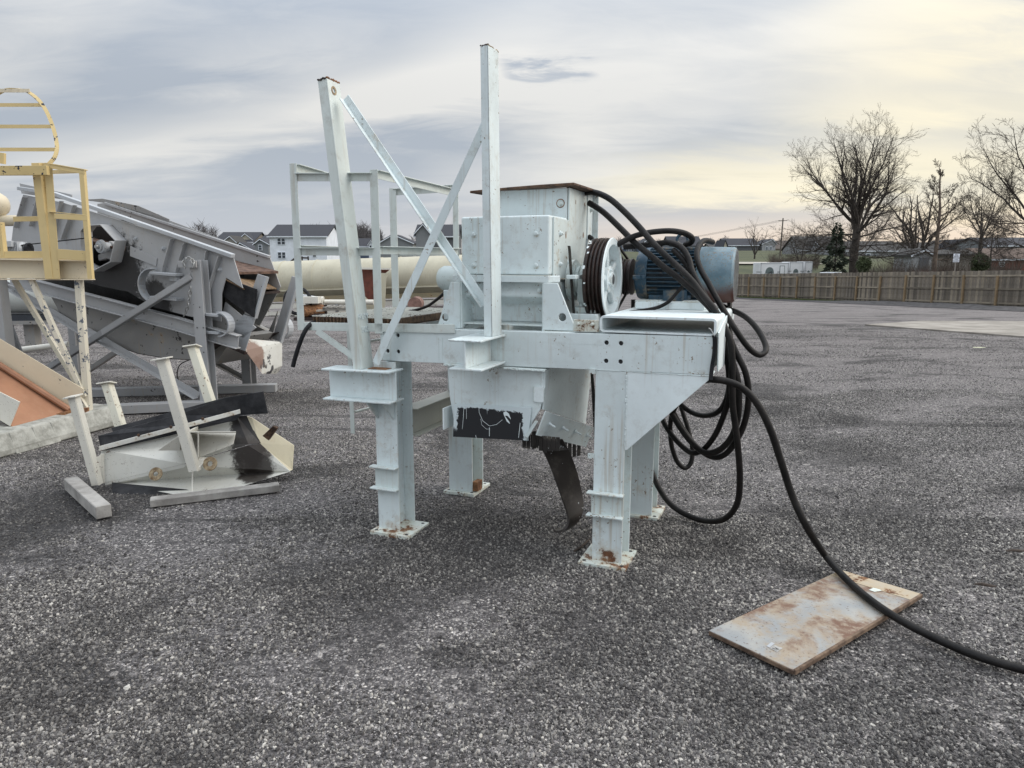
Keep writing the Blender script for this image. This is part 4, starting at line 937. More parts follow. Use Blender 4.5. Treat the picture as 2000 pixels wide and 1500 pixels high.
# ------------------------------------------------------------------ yellow ladder platform on cream legs
YP = 7.1
yp = empty('ladder_platform', Vector((PY(100, 700, YP).x, YP, 0)), 'yellow railed ladder platform with hoop cage on a cream beam and thin flaking legs', 'platform')
def yp_(u, v, d=0): return PY(u, v, YP + d)
YM = M['yellow']
bm_ = MB(); bm_.bar(yp_(-120, 524), yp_(174, 526), .012, .185, UP)
bm_.bar(yp_(-120, 504, -.03), yp_(176, 510, -.03), .10, .010, UP); bm_.bar(yp_(-120, 545, -.03), yp_(181, 546, -.03), .10, .010, UP)
bm_.build('platform_beam', M['cream'], yp, bevel=.002)
MB().bar(yp_(-120, 515, .9), yp_(165, 515, .9), .10, .19, UP).build('platform_beam', M['cream'], yp, bevel=.002)
MB().bar(yp_(96, 508, -.02), yp_(97, 543, -.02), .08, .010, Vector((0, 1, 0))).build('beam_stiffener', M['cream'], yp)
MB().plate([yp_(-120, 503, .0), yp_(176, 508, .0), yp_(165, 502, .9), yp_(-100, 498, .9)], UP * .012).build('deck', M['cream'], yp)
def ybar(u0, v0, u1, v1, w_, h_, d=0, d1=None, mt_=None, nm='rail', up_=UP):
    return MB().bar(yp_(u0, v0, d), yp_(u1, v1, d if d1 is None else d1), w_, h_, up_).build(nm, mt_ or YM, yp, bevel=.0015)
VY = Vector((0, 1, 0))
# main angle post
MB().angle(yp_(103, 545, -.10), yp_(76, 318, -.10), .075, .075, .007, VY, 1, 1).build('corner_post', YM, yp, bevel=.0015)
MB().bar(yp_(110, 545, -.09), yp_(94, 318, -.09), .075, .007, VY).build('corner_post', YM, yp, bevel=.0015)
MB().bar(yp_(98, 510, -.05), yp_(82, 318, -.05), .075, .007, VY).build('corner_post', YM, yp, bevel=.0015)
ybar(178, 545, 161, 332, .045, .045, -.10, nm='rail_post', up_=VY)
ybar(-6, 500, -2, 434, .04, .04, .02, nm='rail_post', up_=VY); ybar(9, 500, 2, 434, .03, .06, .02, nm='rail_post', up_=VY)
ybar(98, 320, 168, 332, .06, .010, -.10, nm='top_rail'); ybar(98, 324, 166, 336, .008, .045, -.12, nm='top_rail'); ybar(100, 336, 160, 334, .03, .035, .35, -.05, nm='top_rail')
ybar(95, 413, 171, 421, .05, .008, -.10, nm='mid_rail'); ybar(106, 422, 171, 426, .008, .05, -.12, nm='mid_rail')
ybar(26, 428, 82, 427, .008, .048, .05, nm='mid_rail'); ybar(113, 496, 172, 500, .010, .095, -.10, nm='toe_board'); ybar(-120, 498, 88, 497, .010, .065, .0, nm='toe_board')
ybar(-120, 334, 94, 333, .045, .085, -.16, mt_=M['yellow_chip'], nm='cage_support'); ybar(-120, 292, 10, 310, .03, .10, -.1, mt_=M['yellow'], nm='cage_support')
# hoop of the ladder cage and its straps
hp = [yp_(u, v, d) for u, v, d in ((-40, 215, .45), (-15, 190, .42), (10, 176, .4), (30, 173, .36), (52, 178, .30), (75, 195, .24), (92, 220, .18), (104, 250, .12), (110, 275, .06), (111, 292, 0), (106, 308, -.05), (95, 321, -.08))]
hs = smoothpath(hp, 5); hm_ = MB()
for p, q in zip(hs, hs[1:]): hm_.bar(p, q, .008, .034, Vector((1, .35, 0)))
hm_.build('cage_hoop', M['yellow_chip'], yp, smooth=True)
hs2 = [p - Vector((1.1, 0, 0)) for p in hs]; hm_ = MB()
for p, q in zip(hs2, hs2[1:]): hm_.bar(p, q, .008, .034, Vector((1, .35, 0)))
hm_.build('cage_hoop', M['yellow_chip'], yp, smooth=True)
for u, v, d in ((58, 177, .28), (83, 205, .22), (103, 247, .13), (108, 292, .0)):
    MB().bar(yp_(u, v, d), yp_(u, v, d) - Vector((1.8, 0, 0)), .006, .034, UP).build('cage_strap', M['yellow'] if v > 180 else M['cream'], yp)
# legs, thin braces with flaking paint
CC = M['cream_chip']
def leg2(u0, v0, p1, s_, nm, d=0): return MB().bar(yp_(u0, v0, d), p1, s_, s_, VY).build(nm, CC, yp, bevel=.002)
leg2(154, 546, PG(173, 803, .19), .062, 'leg'); leg2(62, 546, PY(166, 775, YP - .02), .045, 'leg_brace', -.02); leg2(28, 546, PY(148, 745, YP + .35), .045, 'leg_brace', .3)
MB().bar(PY(160, 770, YP - .01), PY(175, 795, YP - .01), .006, .10, VY).build('foot_plate', CC, yp)

# open-topped chute end in cream and tan
tc_ = empty('feed_chute', Vector((PG(60, 830, 0).x, 6.8, 0)), 'cream and tan open steel chute resting its lower end on the concrete barrier', 'chute')
yb, yf = 7.02, 6.35
MB().plate([PY(-120, 590, yb), PY(163, 760, yb), PY(152, 790, yb), PY(136, 802, yb), PY(-120, 634, yb)], (0, .010, 0)).build('side_flank', M['cream'], tc_, bevel=.0015)
MB().plate([PY(-120, 634, yb), PY(138, 803, yb), PY(24, 832, yf), PY(-120, 748, yf)], (0, 0, -.012)).build('floor', M['tan'], tc_, bevel=.001)
MB().plate([PY(-120, 704, yf), PY(40, 785, yf), PY(21, 832, yf), PY(-120, 748, yf)], (0, -.010, 0)).build('side_flank', M['cream_white'], tc_, bevel=.0015)
p, q = PY(-120, 636, yb - .05), PY(136, 800, yb - .05); MB().tube([p, q], .03, 8).build('corner_bend', M['tan'], tc_, smooth=True)
for u, v in ((118, 812), (152, 806)): MB().plate([PY(u - 8, v - 4, 6.85), PY(u + 8, v - 6, 6.85), PY(u + 8, v + 2, 6.85), PY(u - 10, v + 4, 6.85)], (0, .12, 0)).build('support_block', M['rust'], tc_)

# concrete barrier lying on the ground
p0, p1 = PG(-60, 912, 0), PG(236, 829, 0); d = (p1 - p0).normalized(); n_ = Vector((-d.y, d.x, 0))
br = empty('concrete_barrier', (p0 + p1) / 2, 'pale concrete barrier segment lying flat beneath the chute and ladder leg', 'barrier')
prof = [(0, 0), (.0, .055), (.06, .20), (.30, .215), (.56, .20), (.62, .055), (.62, 0)]
L_ = (p1 - p0).length
MB().plate([p0 + n_ * a_ + UP * z for a_, z in prof], p1 - p0).build('barrier_body', M['concrete'], br, bevel=.015, seg=3)
for k in (.26, .40, .52):
    q = p0 + (p1 - p0) * k; MB().hexa([q - n_ * .012, q + d * .045 - n_ * .012, q + d * .045 + n_ * .0, q + n_ * .0, q + n_ * .045 + UP * .19, q + d * .03 + n_ * .045 + UP * .19, q + d * .03 + n_ * .07 + UP * .19, q + n_ * .07 + UP * .19]).build('barrier_rib', M['concrete'], br, bevel=.004)
for k in (.33, .46):
    q = p0 + (p1 - p0) * k; MB().plate([q + d * -.10 - n_ * .004, q + d * .12 - n_ * .004, q + d * .02 + n_ * .05 + UP * .17], -n_ * .010).build('barrier_facet', M['concrete'], br, bevel=.003)

# ------------------------------------------------------------------ discarded white hopper lying upside down
hw = empty('discarded_hopper', Vector((PG(377, 973).x, 5.2, 0)), 'upturned white steel hopper with rust spots, black grease stain and rubber strips lying on gravel', 'hopper')
CW = M['cream_white']
hopm = paint('hopper_white', (.66, .655, .60), .45, rust=.09, rust_scale=7, streak=.3, dirt=.3, spots=.26, chips=.03, chipcol=(.12, .06, .04), chip_scale=30,
    stains=[((PY(487, 850, 5.40) - hw.location), .16, (1, 1, .45), .95, (.018, .014, .012)), ((PY(497, 905, 5.34) - hw.location), .15, (1, 1, .6), .93, (.025, .018, .014)), ((PY(478, 822, 5.44) - hw.location), .12, (1, 1, 1), .9, (.015, .012, .012))])
def pv(pts): return [PY(u, v, y) for u, v, y in pts]
def hp_(pts, th, nm, mt_): return MB().plate(pv(pts), th).build(nm, mt_, hw, bevel=.0015)
IN = Vector((0, .010, 0))
hp_([(196, 878, 5.25), (462, 812, 5.45), (482, 812, 5.47), (509, 866, 5.42), (485, 868, 5.36), (360, 906, 5.20), (205, 943, 5.22)], IN, 'upper_panel', hopm)
hp_([(222, 943, 5.24), (358, 908, 5.20), (485, 870, 5.36), (508, 867, 5.415), (567, 921, 5.42), (470, 951, 5.16), (377, 973, 4.965)], IN, 'lower_panel', hopm)
hp_([(482, 813, 5.465), (492, 816, 5.47), (574, 870, 5.60), (571, 918, 5.52), (563, 921, 5.43), (506, 866, 5.42)], IN, 'end_panel', paint('hopper_yellowed', (.66, .60, .44), .5, rust=.13, rust_scale=8, dirt=.3, chips=.03))
hp_([(205, 943, 5.22), (360, 906, 5.20), (360, 908, 5.20), (222, 943, 5.24)], Vector((0, 0, -.02)), 'ledge', hopm)
MB().plate(pv([(375, 912, 5.12), (375, 972, 4.962), (377, 972, 4.962), (377, 912, 5.12)]), (0, -.004, 0)).build('weld_seam', CW, hw)
hp_([(193, 851, 5.28), (240, 838, 5.33), (340, 812, 5.38), (442, 776, 5.42), (515, 764, 5.46), (524, 807, 5.43), (470, 811, 5.38), (462, 820, 5.36), (300, 858, 5.29), (215, 877, 5.24), (199, 880, 5.24)], Vector((0, -.012, 0)), 'rubber_strip', M['black'])
hp_([(217, 836, 5.42), (330, 806, 5.48), (445, 775, 5.52), (442, 785, 5.50), (330, 815, 5.46), (222, 846, 5.40)], Vector((0, .012, 0)), 'rubber_strip', M['black'])
hp_([(195, 871, 5.22), (469, 799, 5.34), (470, 807, 5.34), (196, 880, 5.22)], Vector((0, -.014, 0)), 'clamp_bar', paint('clamp_white', (.70, .69, .64), .5, rust=.22, rust_scale=12, chips=.06, chipcol=(.25, .12, .06)))
for u, v, y in ((271, 850, 5.24), (334, 834, 5.26), (396, 818, 5.29)): MB().plate(circ(PY(u, v, y - .012), VY, .012, 12), (0, -.004, 0)).build('rusty_bolt', M['flange_rust'], hw)
hp_([(363, 846, 5.27), (460, 846, 5.32), (455, 868, 5.25), (391, 893, 5.16)], Vector((0, .012, 0)), 'pocket_back', CW)
hp_([(355, 845, 5.02), (461, 845, 5.20), (461, 846, 5.30), (363, 846, 5.27)], Vector((0, 0, .010)), 'pocket_shelf', CW)
hp_([(386, 845, 5.05), (386, 893, 5.05), (388, 915, 5.15), (388, 850, 5.25)], Vector((.008, 0, 0)), 'pocket_web', CW)
hp_([(308, 880, 5.02), (345, 853, 5.0), (352, 851, 5.0), (352, 880, 5.05)], Vector((0, .3, 0)), 'pocket_side', CW)
hp_([(373, 921, 5.0), (386, 918, 5.0), (405, 894, 5.12), (390, 893, 5.12), (383, 900, 5.05)], Vector((0, .01, 0)), 'pocket_toe', CW)
def tleg(u0, v0, u1, v1, y0, y1, wpx, nm, mt_, cap=1, sg=1):
    p, q = PY(u0, v0, y0), PY(u1, v1, y1); ww = wpx / FL * y0
    l = MB().bar(p, q, ww, .010, VY).build(nm, mt_, hw, bevel=.001)
    MB().bar(p + Vector((sg * ww / 2, .03, 0)), q + Vector((sg * ww / 2, .03, 0)), .008, .06, VY).build('leg_web', mt_, l)
    if cap:
        ax_ = (p - q).normalized(); MB().bar(p + Vector((-ww * .9, .02, -.006)), p + Vector((ww * .95, .02, .012)), .10, .010, ax_).build('leg_cap', M['cream_white'], l, bevel=.001)
    return l
CX = paint('leg_cream_rust', (.62, .60, .50), .5, rust=.12, rust_scale=14, dirt=.4, chips=.08, chipcol=(.16, .09, .05))
tleg(313, 702, 377, 921, 5.02, 4.99, 17, 'leg', M['cream_white']); tleg(373, 678, 409, 790, 5.75, 5.6, 15, 'leg', CX)
tleg(139, 776, 186, 948, 5.12, 5.13, 14, 'leg', M['white_leg'] if 'white_leg' in M else CW); tleg(205, 750, 232, 836, 5.6, 5.5, 15, 'leg', CX)
hp_([(185, 895, 5.17), (197, 888, 5.2), (200, 940, 5.2), (190, 945, 5.17)], IN, 'leg_gusset', CW)
hp_([(197, 886, 5.215), (203, 886, 5.215), (205, 943, 5.205), (200, 944, 5.205)], Vector((0, -.01, 0)), 'panel_lip', CW)
for u, v, y, r0, r1 in ((411, 906, 5.06, .052, .020), (305, 926, 5.09, .050, .018)):
    c = PY(u, v, y + .02); dd = Vector((0, -1, .45)).normalized()
    MB().plate(circ(c, dd, r0, 24), dd * .012, [circ(c, dd, r1, 16)]).build('rusty_washer', M['rust_stain'], hw, bevel=.003)
hp_([(516, 849, 5.30), (536, 830, 5.30), (545, 834, 5.32), (528, 858, 5.32)], Vector((0, -.04, 0)), 'rusty_bracket', M['flange_rust'])
hp_([(218, 943, 5.18), (376, 958, 5.10), (320, 964, 5.06), (219, 975, 5.02)], Vector((0, .012, 0)), 'rubber_strip', M['black'])
# timbers
wd = simple('weathered_timber', (.26, .245, .225), .85, .2, 5, .5, c2=(.42, .40, .37), bscale=30)
m, t = newmat('timber'); 
def timber(p, q, w_, h_, lab):
    p, q = Vector(p), Vector(q); p.z = q.z = h_ / 2
    o = MB().bar(p, q, w_, h_, UP).build('timber', wd, None, bevel=.005, origin=(p + q) / 2 * Vector((1, 1, 0)) if False else Vector(((p.x + q.x) / 2, (p.y + q.y) / 2, 0)))
    return tag(o, lab, 'timber', 'timbers by the discarded hopper')
timber(PG(138, 932, .09), PG(196, 985, .09) + Vector((.03, -.02, 0)), .095, .09, 'short square weathered timber lying left of the white hopper, one end forward')
timber(PG(293, 975, .05), PG(545, 945, .05), .09, .055, 'long weathered timber wedged under the lower edge of the white hopper')

# ------------------------------------------------------------------ rusty plate on the gravel
m, t = newmat('rusty_sheet'); v = t.tc
n = t.noise(v, 2.6, 9, .68, .4); n2 = t.noise(v, 26, 6, .7); n3 = t.noise(v, 75, 3, .6)
c = t.mix(t.step(t.noise(v, 5, 6, .6), .35, .65), (.27, .285, .29), (.37, .36, .33))
f = t.step(t.m('ADD', n, t.m('MULTIPLY', n2, .22)), .50, .66); c = t.mix(t.m('MULTIPLY', f, .75), c, (.33, .25, .16))
f2 = t.m('MULTIPLY', t.step(t.noise(v, 3.1, 7, .65, .3), .46, .60), t.step(n2, .30, .55)); c = t.mix(f2, c, (.15, .075, .045))
c = t.mix(t.m('MULTIPLY', t.step(n3, .60, .68), .7), c, (.10, .05, .035))
t.set(t.b, 'Base Color', c); t.set(t.b, 'Roughness', .55); t.set(t.b, 'Normal', t.n('ShaderNodeBump', {'Strength': .25, 'Distance': .006, 'Height': n2}).outputs[0])
sheetm = m; M['edge_rust'] = simple('dull_edge_rust', (.10, .06, .04), .85, .4, 16, .4, c2=(.22, .15, .10))
q = [PG(1385, 1231, .03), PG(1551, 1309, .03), PG(1800, 1160, .03), PG(1643, 1113, .03)]
ps = empty('steel_plate', sum(q, Vector()) / 4 * Vector((1, 1, 0)) if False else Vector((sum(p.x for p in q) / 4, sum(p.y for p in q) / 4, 0)), 'rusty pale steel sheet lying flat on the gravel under the long black cable', 'steel plate')
M['stk'] = simple('worn_sticker', (.36, .35, .33), .7, .3, 60)
i0, i1 = q[3].lerp(q[0], .10), q[2].lerp(q[1], .10)
MB().plate([q[0], q[1], i1, i0], UP * -.006).build('sheet', sheetm, ps, bevel=.001)
MB().plate([i0 + UP * .002, i1 + UP * .002, q[2], q[3]], UP * -.008).build('folded_end', paint('fold_rust', (.42, .36, .27), .6, rust=.32, rust_scale=9), ps, bevel=.001)
dd = (q[1] - q[2]).normalized(); MB().bar(q[2] - UP * .010, q[1] - UP * .010, .014, .024, UP).build('rolled_edge', M['edge_rust'], ps, bevel=.003)
MB().bar(q[0] - UP * .012, q[1] - UP * .012, .008, .020, UP).build('rolled_edge', M['edge_rust'], ps, bevel=.002)
MB().plate([q[3].lerp(q[0], .0) - UP * .01, q[0] - UP * .01, q[0] - UP * .028, q[3] - UP * .028], (q[2] - q[3]).normalized() * .006).build('edge_fold', M['dark_rust'], ps)
sk = [PG(u, v, .0315) for u, v in ((1503, 1266), (1512, 1260), (1529, 1266), (1518, 1273))]
MB().plate(sk, UP * .0006).build('sticker', M['stk'], ps)
sk = [PG(u, v, .0315) for u, v in ((1497, 1262), (1507, 1254), (1513, 1257), (1503, 1265))]
MB().plate(sk, UP * .0006).build('sticker', M['galv'], ps)
textmesh('RJ', .026, M['ink'], ps, frame(PG(1515, 1267, .0325), dd, UP.cross(dd)), 'sticker_mark', .0003)
sk = [PG(u, v, .0318) for u, v in ((1697, 1152), (1706, 1148), (1718, 1151), (1722, 1154), (1708, 1156))]
MB().plate(sk, UP * .0006).build('paint_mark', M['pale_rusty'], ps)

# ------------------------------------------------------------------ cables
def cable(pts, r, lab, grp=None, k=6, n=10, name='cable', mt_=None):
    p = smoothpath(pts, k); r *= .88; o = MB().tube(p, r, n).build(name, mt_ or M['cable'], None, smooth=True, origin=p[0]); return tag(o, lab, 'cable', grp)
def cx(pts, b0, b1=None, bs=None):
    n_ = len(pts); return [PX(u, v, (bs[i] if bs else b0 + ((b1 if b1 is not None else b0) - b0) * i / (n_ - 1))) for i, (u, v) in enumerate(pts)]
GR = 'black power cables draped over the crusher'
c = cx([(1139, 377), (1162, 376), (1190, 388), (1218, 412), (1248, 443), (1274, 473), (1302, 501), (1330, 527), (1353, 551), (1372, 576), (1395, 604), (1414, 637), (1426, 665), (1430, 700), (1430, 740), (1431, 790), (1436, 830), (1441, 870), (1445, 937), (1439, 985), (1414, 1014), (1376, 1017), (1338, 1004), (1309, 984), (1288, 955), (1272, 920)], 0, bs=[.8, .75, .7, .65, .6, .55, .5, .46, .44, .42, .40, .38, .36, .36, .36, .38, .4, .42, .5, .6, .7, .8, .86, .9, .95, 1.0])
cable(c, .0215, 'uppermost black cable from the crusher top, drooping lowest beside the right legs', GR)
c = cx([(1150, 396), (1178, 414), (1213, 447), (1241, 475), (1269, 498), (1297, 522), (1325, 543), (1349, 564), (1372, 586), (1391, 607), (1408, 637), (1420, 670), (1428, 700), (1440, 740), (1443, 780), (1440, 820), (1428, 855), (1403, 880), (1376, 884), (1350, 863), (1329, 836), (1312, 808)], 0, bs=[.8, .76, .7, .64, .58, .54, .5, .47, .45, .44, .43, .42, .42, .42, .44, .46, .5, .56, .62, .68, .74, .8])
cable(c, .0215, 'second black cable from the crusher top, looping back under the gusset', GR)
c = cx([(1205, 478), (1237, 462), (1269, 454), (1307, 451), (1335, 455), (1351, 464), (1350, 473), (1338, 478)], .60, .86)
cable(c, .0205, 'black cable arching over the blue motor near its lifting eye', GR)
c = cx([(1218, 482), (1245, 480), (1283, 476), (1307, 474), (1330, 483), (1345, 505), (1352, 530), (1370, 566), (1395, 606), (1420, 650), (1438, 690), (1455, 725), (1462, 765), (1458, 810), (1444, 850), (1418, 886), (1390, 892), (1360, 872), (1335, 840), (1315, 806)], 0, bs=[.70, .70, .68, .64, .60, .56, .52, .48, .46, .45, .44, .44, .46, .5, .54, .6, .66, .72, .78, .84])
cable(c, .0205, 'black cable crossing the motor fins and hanging in the widest loop', GR)
c = cx([(1392, 473), (1376, 470), (1365, 480), (1361, 500), (1368, 525), (1382, 550), (1397, 578), (1418, 614), (1442, 652), (1463, 680), (1482, 693), (1495, 686), (1494, 670), (1480, 644), (1461, 623), (1442, 611), (1424, 604), (1408, 596)], 0, bs=[.9, .8, .72, .64, .58, .53, .5, .47, .46, .48, .52, .56, .62, .7, .78, .86, .92, .98])
cable(c, .0195, 'black cable bent over the fan cover into a pale-edged loop at the far right', GR)
c = cx([(1315, 488), (1336, 510), (1355, 545), (1375, 580), (1398, 620), (1412, 660), (1420, 700), (1424, 740), (1423, 780), (1412, 815), (1397, 849), (1376, 876), (1354, 885), (1335, 874), (1315, 853), (1298, 828), (1290, 805)], 0, bs=[.62, .58, .54, .5, .47, .45, .44, .46, .5, .55, .6, .66, .7, .76, .8, .86, .92])
cable(c, .0195, 'black cable dropping beside the box section and swinging back in a middle loop', GR)
c = cx([(1322, 780), (1333, 793), (1352, 806), (1376, 812), (1400, 806), (1416, 786), (1424, 755), (1424, 710), (1416, 660)], 0, bs=[.9, .85, .8, .7, .6, .54, .50, .48, .46])
cable(c, .0185, 'black cable making the shallow uppermost loop below the gusset', GR)
c = cx([(1322, 790), (1312, 812), (1309, 838), (1312, 872), (1323, 902), (1338, 914), (1350, 902), (1352, 873), (1344, 838), (1332, 800), (1326, 775)], .78, 1.05)
cable(c, .0175, 'thin black cable in a small tight loop behind the gusset', GR)
c = cx([(1208, 614), (1222, 612), (1237, 609), (1279, 602), (1305, 590), (1322, 572), (1337, 555)], 0, bs=[.30, .38, .44, .54, .58, .62, .62])
cable(c, .0125, 'thin black cable lying on the box section in front of the motor', GR)
c = cx([(1150, 462), (1160, 470), (1178, 492), (1200, 520)], .85, .80)
cable(c, .018, 'short black cable passing behind the large pulley', GR)
c = cx([(1237, 585), (1237, 610), (1238, 640)], 1.12); cable(c, .018, 'black cable hanging down behind the motor at its pulley end', GR)
c = cx([(1425, 580), (1425, 610), (1426, 650), (1432, 700)], 1.05, .8); cable(c, .018, 'black cable hanging below the fan cover', GR)
ys_ = [(1380, 742, 3.78), (1391, 741, 3.66), (1420, 745, 3.63), (1450, 758, 3.62), (1480, 790, 3.61), (1505, 840, 3.60), (1525, 900, 3.60), (1548, 970, 3.60), (1576, 1030, 3.58)]
c = [PY(u, v, y) for u, v, y in ys_] + [PG(1611, 1084, .09), PG(1650, 1128, .055), PG(1700, 1172, .052), PG(1760, 1212, .05), PG(1830, 1248, .03), PG(1900, 1278, .024), PG(1970, 1300, .022), PG(2060, 1322, .022), PG(2300, 1370, .022)]
cable(c, .0215, 'long thick black cable falling from the frame corner across the steel plate')
c = cx([(1394, 655), (1396, 665), (1395, 690), (1391, 715), (1388, 742)], -.012)
o = strip(c, .020, E1, .008, 'strap', M['black'], None); tag(o, 'black rubber strap tied to the end of the front beam', 'strap')
c = cx([(1384, 641), (1388, 643), (1392, 650), (1396, 657)], -.014); o = MB().tube(smoothpath(c), .0028, 6).build('tie_wire', M['steel'], smooth=True); tag(o, 'thin wire holding the black strap to the box section', 'wire')
c = [PX(u, v, b) for u, v, b in ((640, 626, .16), (622, 626, .08), (606, 634, -.01), (594, 650, -.04), (584, 675, -.05), (577, 697, -.05), (572, 716, -.05))]
cable(c, .0165, 'black hose end drooping off the left edge of the platform', mt_=M['black'], name='hose')
c = [PX(u, v, b) for u, v, b in ((672, 626, .3), (700, 616, .4), (745, 610, .55), (790, 610, .7), (830, 600, .62), (852, 586, .5), (868, 572, .4))]
cable(c, .0115, 'thin black cable lying along the platform up to the bearing cap')
c = [PX(1127, 468, .33), PX(1124, 476, .33), PX(1126, 500, .34), PX(1130, 550, .34), PX(1136, 600, .34), PX(1139, 630, .33)]
o = strip([W(-.29, .33, 1.79), W(-.285, .33, 1.77), W(-.275, .33, 1.65), W(-.262, .33, 1.50), W(-.25, .33, 1.36)], .016, E1, .006, 'hanging_strap', M['belt'], None); tag(o, 'thin black strap hanging down the crusher side beside the pulley', 'strap')
# small litter on the ground
lit = random.Random(9); twm = simple('dry_stick', (.06, .045, .035), .9, .3, 30, .2)
for (u, v, l_, an, lab) in ((1925, 1143, .10, .3, 'short dark stick on the gravel right of the steel plate'), (1985, 1076, .12, 0, 'dark wood chip at the right edge of the yard')):
    p = PG(u, v, .012); d = Vector((math.cos(an), -math.sin(an), 0)) * l_ / 2
    o = MB().tube([p - d, p - d * .3 + Vector((0, .006, .002)), p + d * .4, p + d], [.004, .009, .008, .003], 6).build('stick', twm, smooth=True, origin=(p.x, p.y, 0)); tag(o, lab, 'stick')
p = PG(1911, 680, 0); o = MB().plate([p + Vector((a_, b_, .012)) for a_, b_ in ((-.13, -.03), (0, -.05), (.14, -.01), (.08, .05), (-.08, .05))], UP * .006).build('paper_scrap', simple('yellowed_paper', (.60, .60, .42), .8), origin=(p.x, p.y, 0)); tag(o, 'flat pale yellowish scrap on the gravel before the slab', 'scrap')
o = MB().tube([PG(1122, 1076, .01), PG(1135, 1068, .012), PG(1152, 1052, .01)], [.006, .008, .004], 6).build('stick', twm, smooth=True, origin=PG(1135, 1066)); tag(o, 'thin dark rod on the gravel beside the front right base plate', 'stick')

# ------------------------------------------------------------------ yard background: lying dryer drum and scrap round it
dr = empty('dryer_drum', Vector((PY(700, 540, 27).x, 27, 0)), 'long cream cylindrical dryer drum on a low skid frame across the yard', 'drum')
c0, c1 = PY(470, 551, 28.2), PY(1120, 530, 26.2); ax = (c1 - c0); Ld = ax.length; ax.normalize(); rd = .745
MB().lathe(c0, ax, [(0, .05), (0, rd), (Ld, rd), (Ld, .05)], 64).build('shell', M['drum'], dr, smooth=True)
def along(u): 
    k = (u - 470) / 650.0; return k * Ld
for u, w_ in ((565, .02), (631, .06), (760, .03), (797, .015), (842, .03), (700, .015), (920, .03)):
    MB().lathe(c0 + ax * along(u), ax, [(0, rd), (0, rd + .016), (w_, rd + .016), (w_, rd)], 64).build('ring_band', M['drum'], dr, smooth=True)
side = Vector((ax.y, -ax.x, 0)).normalized(); side = side if side.y < 0 else -side
MB().bar(c0 + side * (rd * .90) - UP * .37, c1 + side * (rd * .90) - UP * .37, .06, .05, UP).build('side_flange', M['drum'], dr)
for o_, z_ in ((.75, .95), (-.2, .95)):
    MB().bar(c0 + side * o_ - UP * z_, c1 + side * o_ - UP * z_, .10, .16, UP).build('frame_rail', M['cream_white'], dr)
MB().bar(c0 + side * .70 - UP * 1.22, c1 + side * .70 - UP * 1.22, .10, .14, UP).build('frame_rail', M['cream_white'], dr)
MB().plate([c0 + side * .71 - UP * .60, c1 + side * .71 - UP * .60, c1 + side * .66 - UP * .78, c0 + side * .66 - UP * .78], side * .01).build('heat_shield', M['drum_dark'], dr)
for u in (540, 600, 660, 745, 800, 870, 960, 1060):
    p = c0 + ax * along(u) + side * .72; MB().box(p.x - .06, p.x + .06, p.y - .05, p.y + .05, GZ(p.x, p.y), p.z - .86).build('frame_leg', M['cream_white'], dr)
# discharge hopper standing before the shell
def dq_(pts, y, th, nm, mt_): return MB().plate([PY(u, v, y) for u, v in pts], (0, th, 0)).build(nm, mt_, dr)
dq_([(706, 524), (762, 526), (752, 534), (752, 606), (708, 594)], 25.5, .02, 'hopper_back', M['oxide'])
dq_([(700, 522), (763, 524), (763, 527), (700, 526)], 25.35, .1, 'hopper_rim', M['cream_white'])
dq_([(708, 575), (733, 598), (733, 624), (712, 624)], 25.3, .03, 'hopper_front', M['drum'])
dq_([(744, 533), (760, 534), (754, 545), (752, 600), (744, 612)], 25.3, .03, 'hopper_front', M['drum'])
sc2 = random.Random(12)
def ground_at(u, y): p = PY(u, 600, y); return Vector((p.x, y, GZ(p.x, y)))
# pump with pipework
p = ground_at(652, 25.0); e = empty('pump', p, 'pale pump with round housing and pipework under the drum', 'pump')
MB().cyl(p + Vector((-.95, 0, .62)), p + Vector((-.35, 0, .62)), .18, 16).build('pump_body', M['cream_white'], e, smooth=True)
MB().cyl(p + Vector((-.30, 0, .60)), p + Vector((1.4, 0, .60)), .09, 12).build('pipe', M['cream_white'], e, smooth=True)
MB().cyl(p + Vector((-1.5, 0, .85)), p + Vector((-.6, 0, .70)), .10, 12).build('pipe', M['galv'], e, smooth=True)
for k in range(5): MB().box(p.x - 1.2 + k * .42, p.x - 1.1 + k * .42, 24.95, 25.1, p.z, p.z + .5 + .1 * (k % 2)).build('pump_stand', M['galv'] if k % 2 else M['dark_rust'], e)
p = ground_at(583, 24.6); e = empty('hose_reel', p, 'dark hose reel and rusty drum lying beside the screen end', 'hose reel')
MB().cyl(p + Vector((.2, -.1, .30)), p + Vector((.8, .2, .30)), .22, 18).build('rusty_barrel', M['rust'], e, smooth=True)
MB().tube([p + Vector((-.05 + .45 * math.cos(a_ / 3), .1, .65 + .45 * math.sin(a_ / 3))) for a_ in range(20)], .06, 8).build('hose_coil', M['black'], e, smooth=True)
MB().box(p.x - .1, p.x + 1.0, p.y - .3, p.y + .3, p.z + .0, p.z + .10).build('reel_base', M['dark_rust'], e)
MB().box(p.x + .1, p.x + .75, p.y - .25, p.y + .2, p.z + .58, p.z + .80).build('reel_box', M['cream_white'], e)
p = ground_at(818, 24.8); e = empty('burner_motor', p, 'reddish rusty motor with round end beside the drum hopper', 'motor')
MB().cyl(p + Vector((-.1, -.3, .55)), p + Vector((-.1, .4, .55)), .24, 18).build('motor_body', simple('rosy_rust', (.20, .12, .10), .8, .3), e, smooth=True)
MB().box(p.x - .3, p.x + .1, p.y - .3, p.y + .3, p.z, p.z + .3).build('motor_base', M['dark_rust'], e)
plk = [simple('plank_pale', (.40, .36, .30), .85, .3, 6), simple('plank_gray', (.20, .19, .17), .85, .3, 6), simple('plank_tan', (.33, .22, .15), .85, .3, 6)]
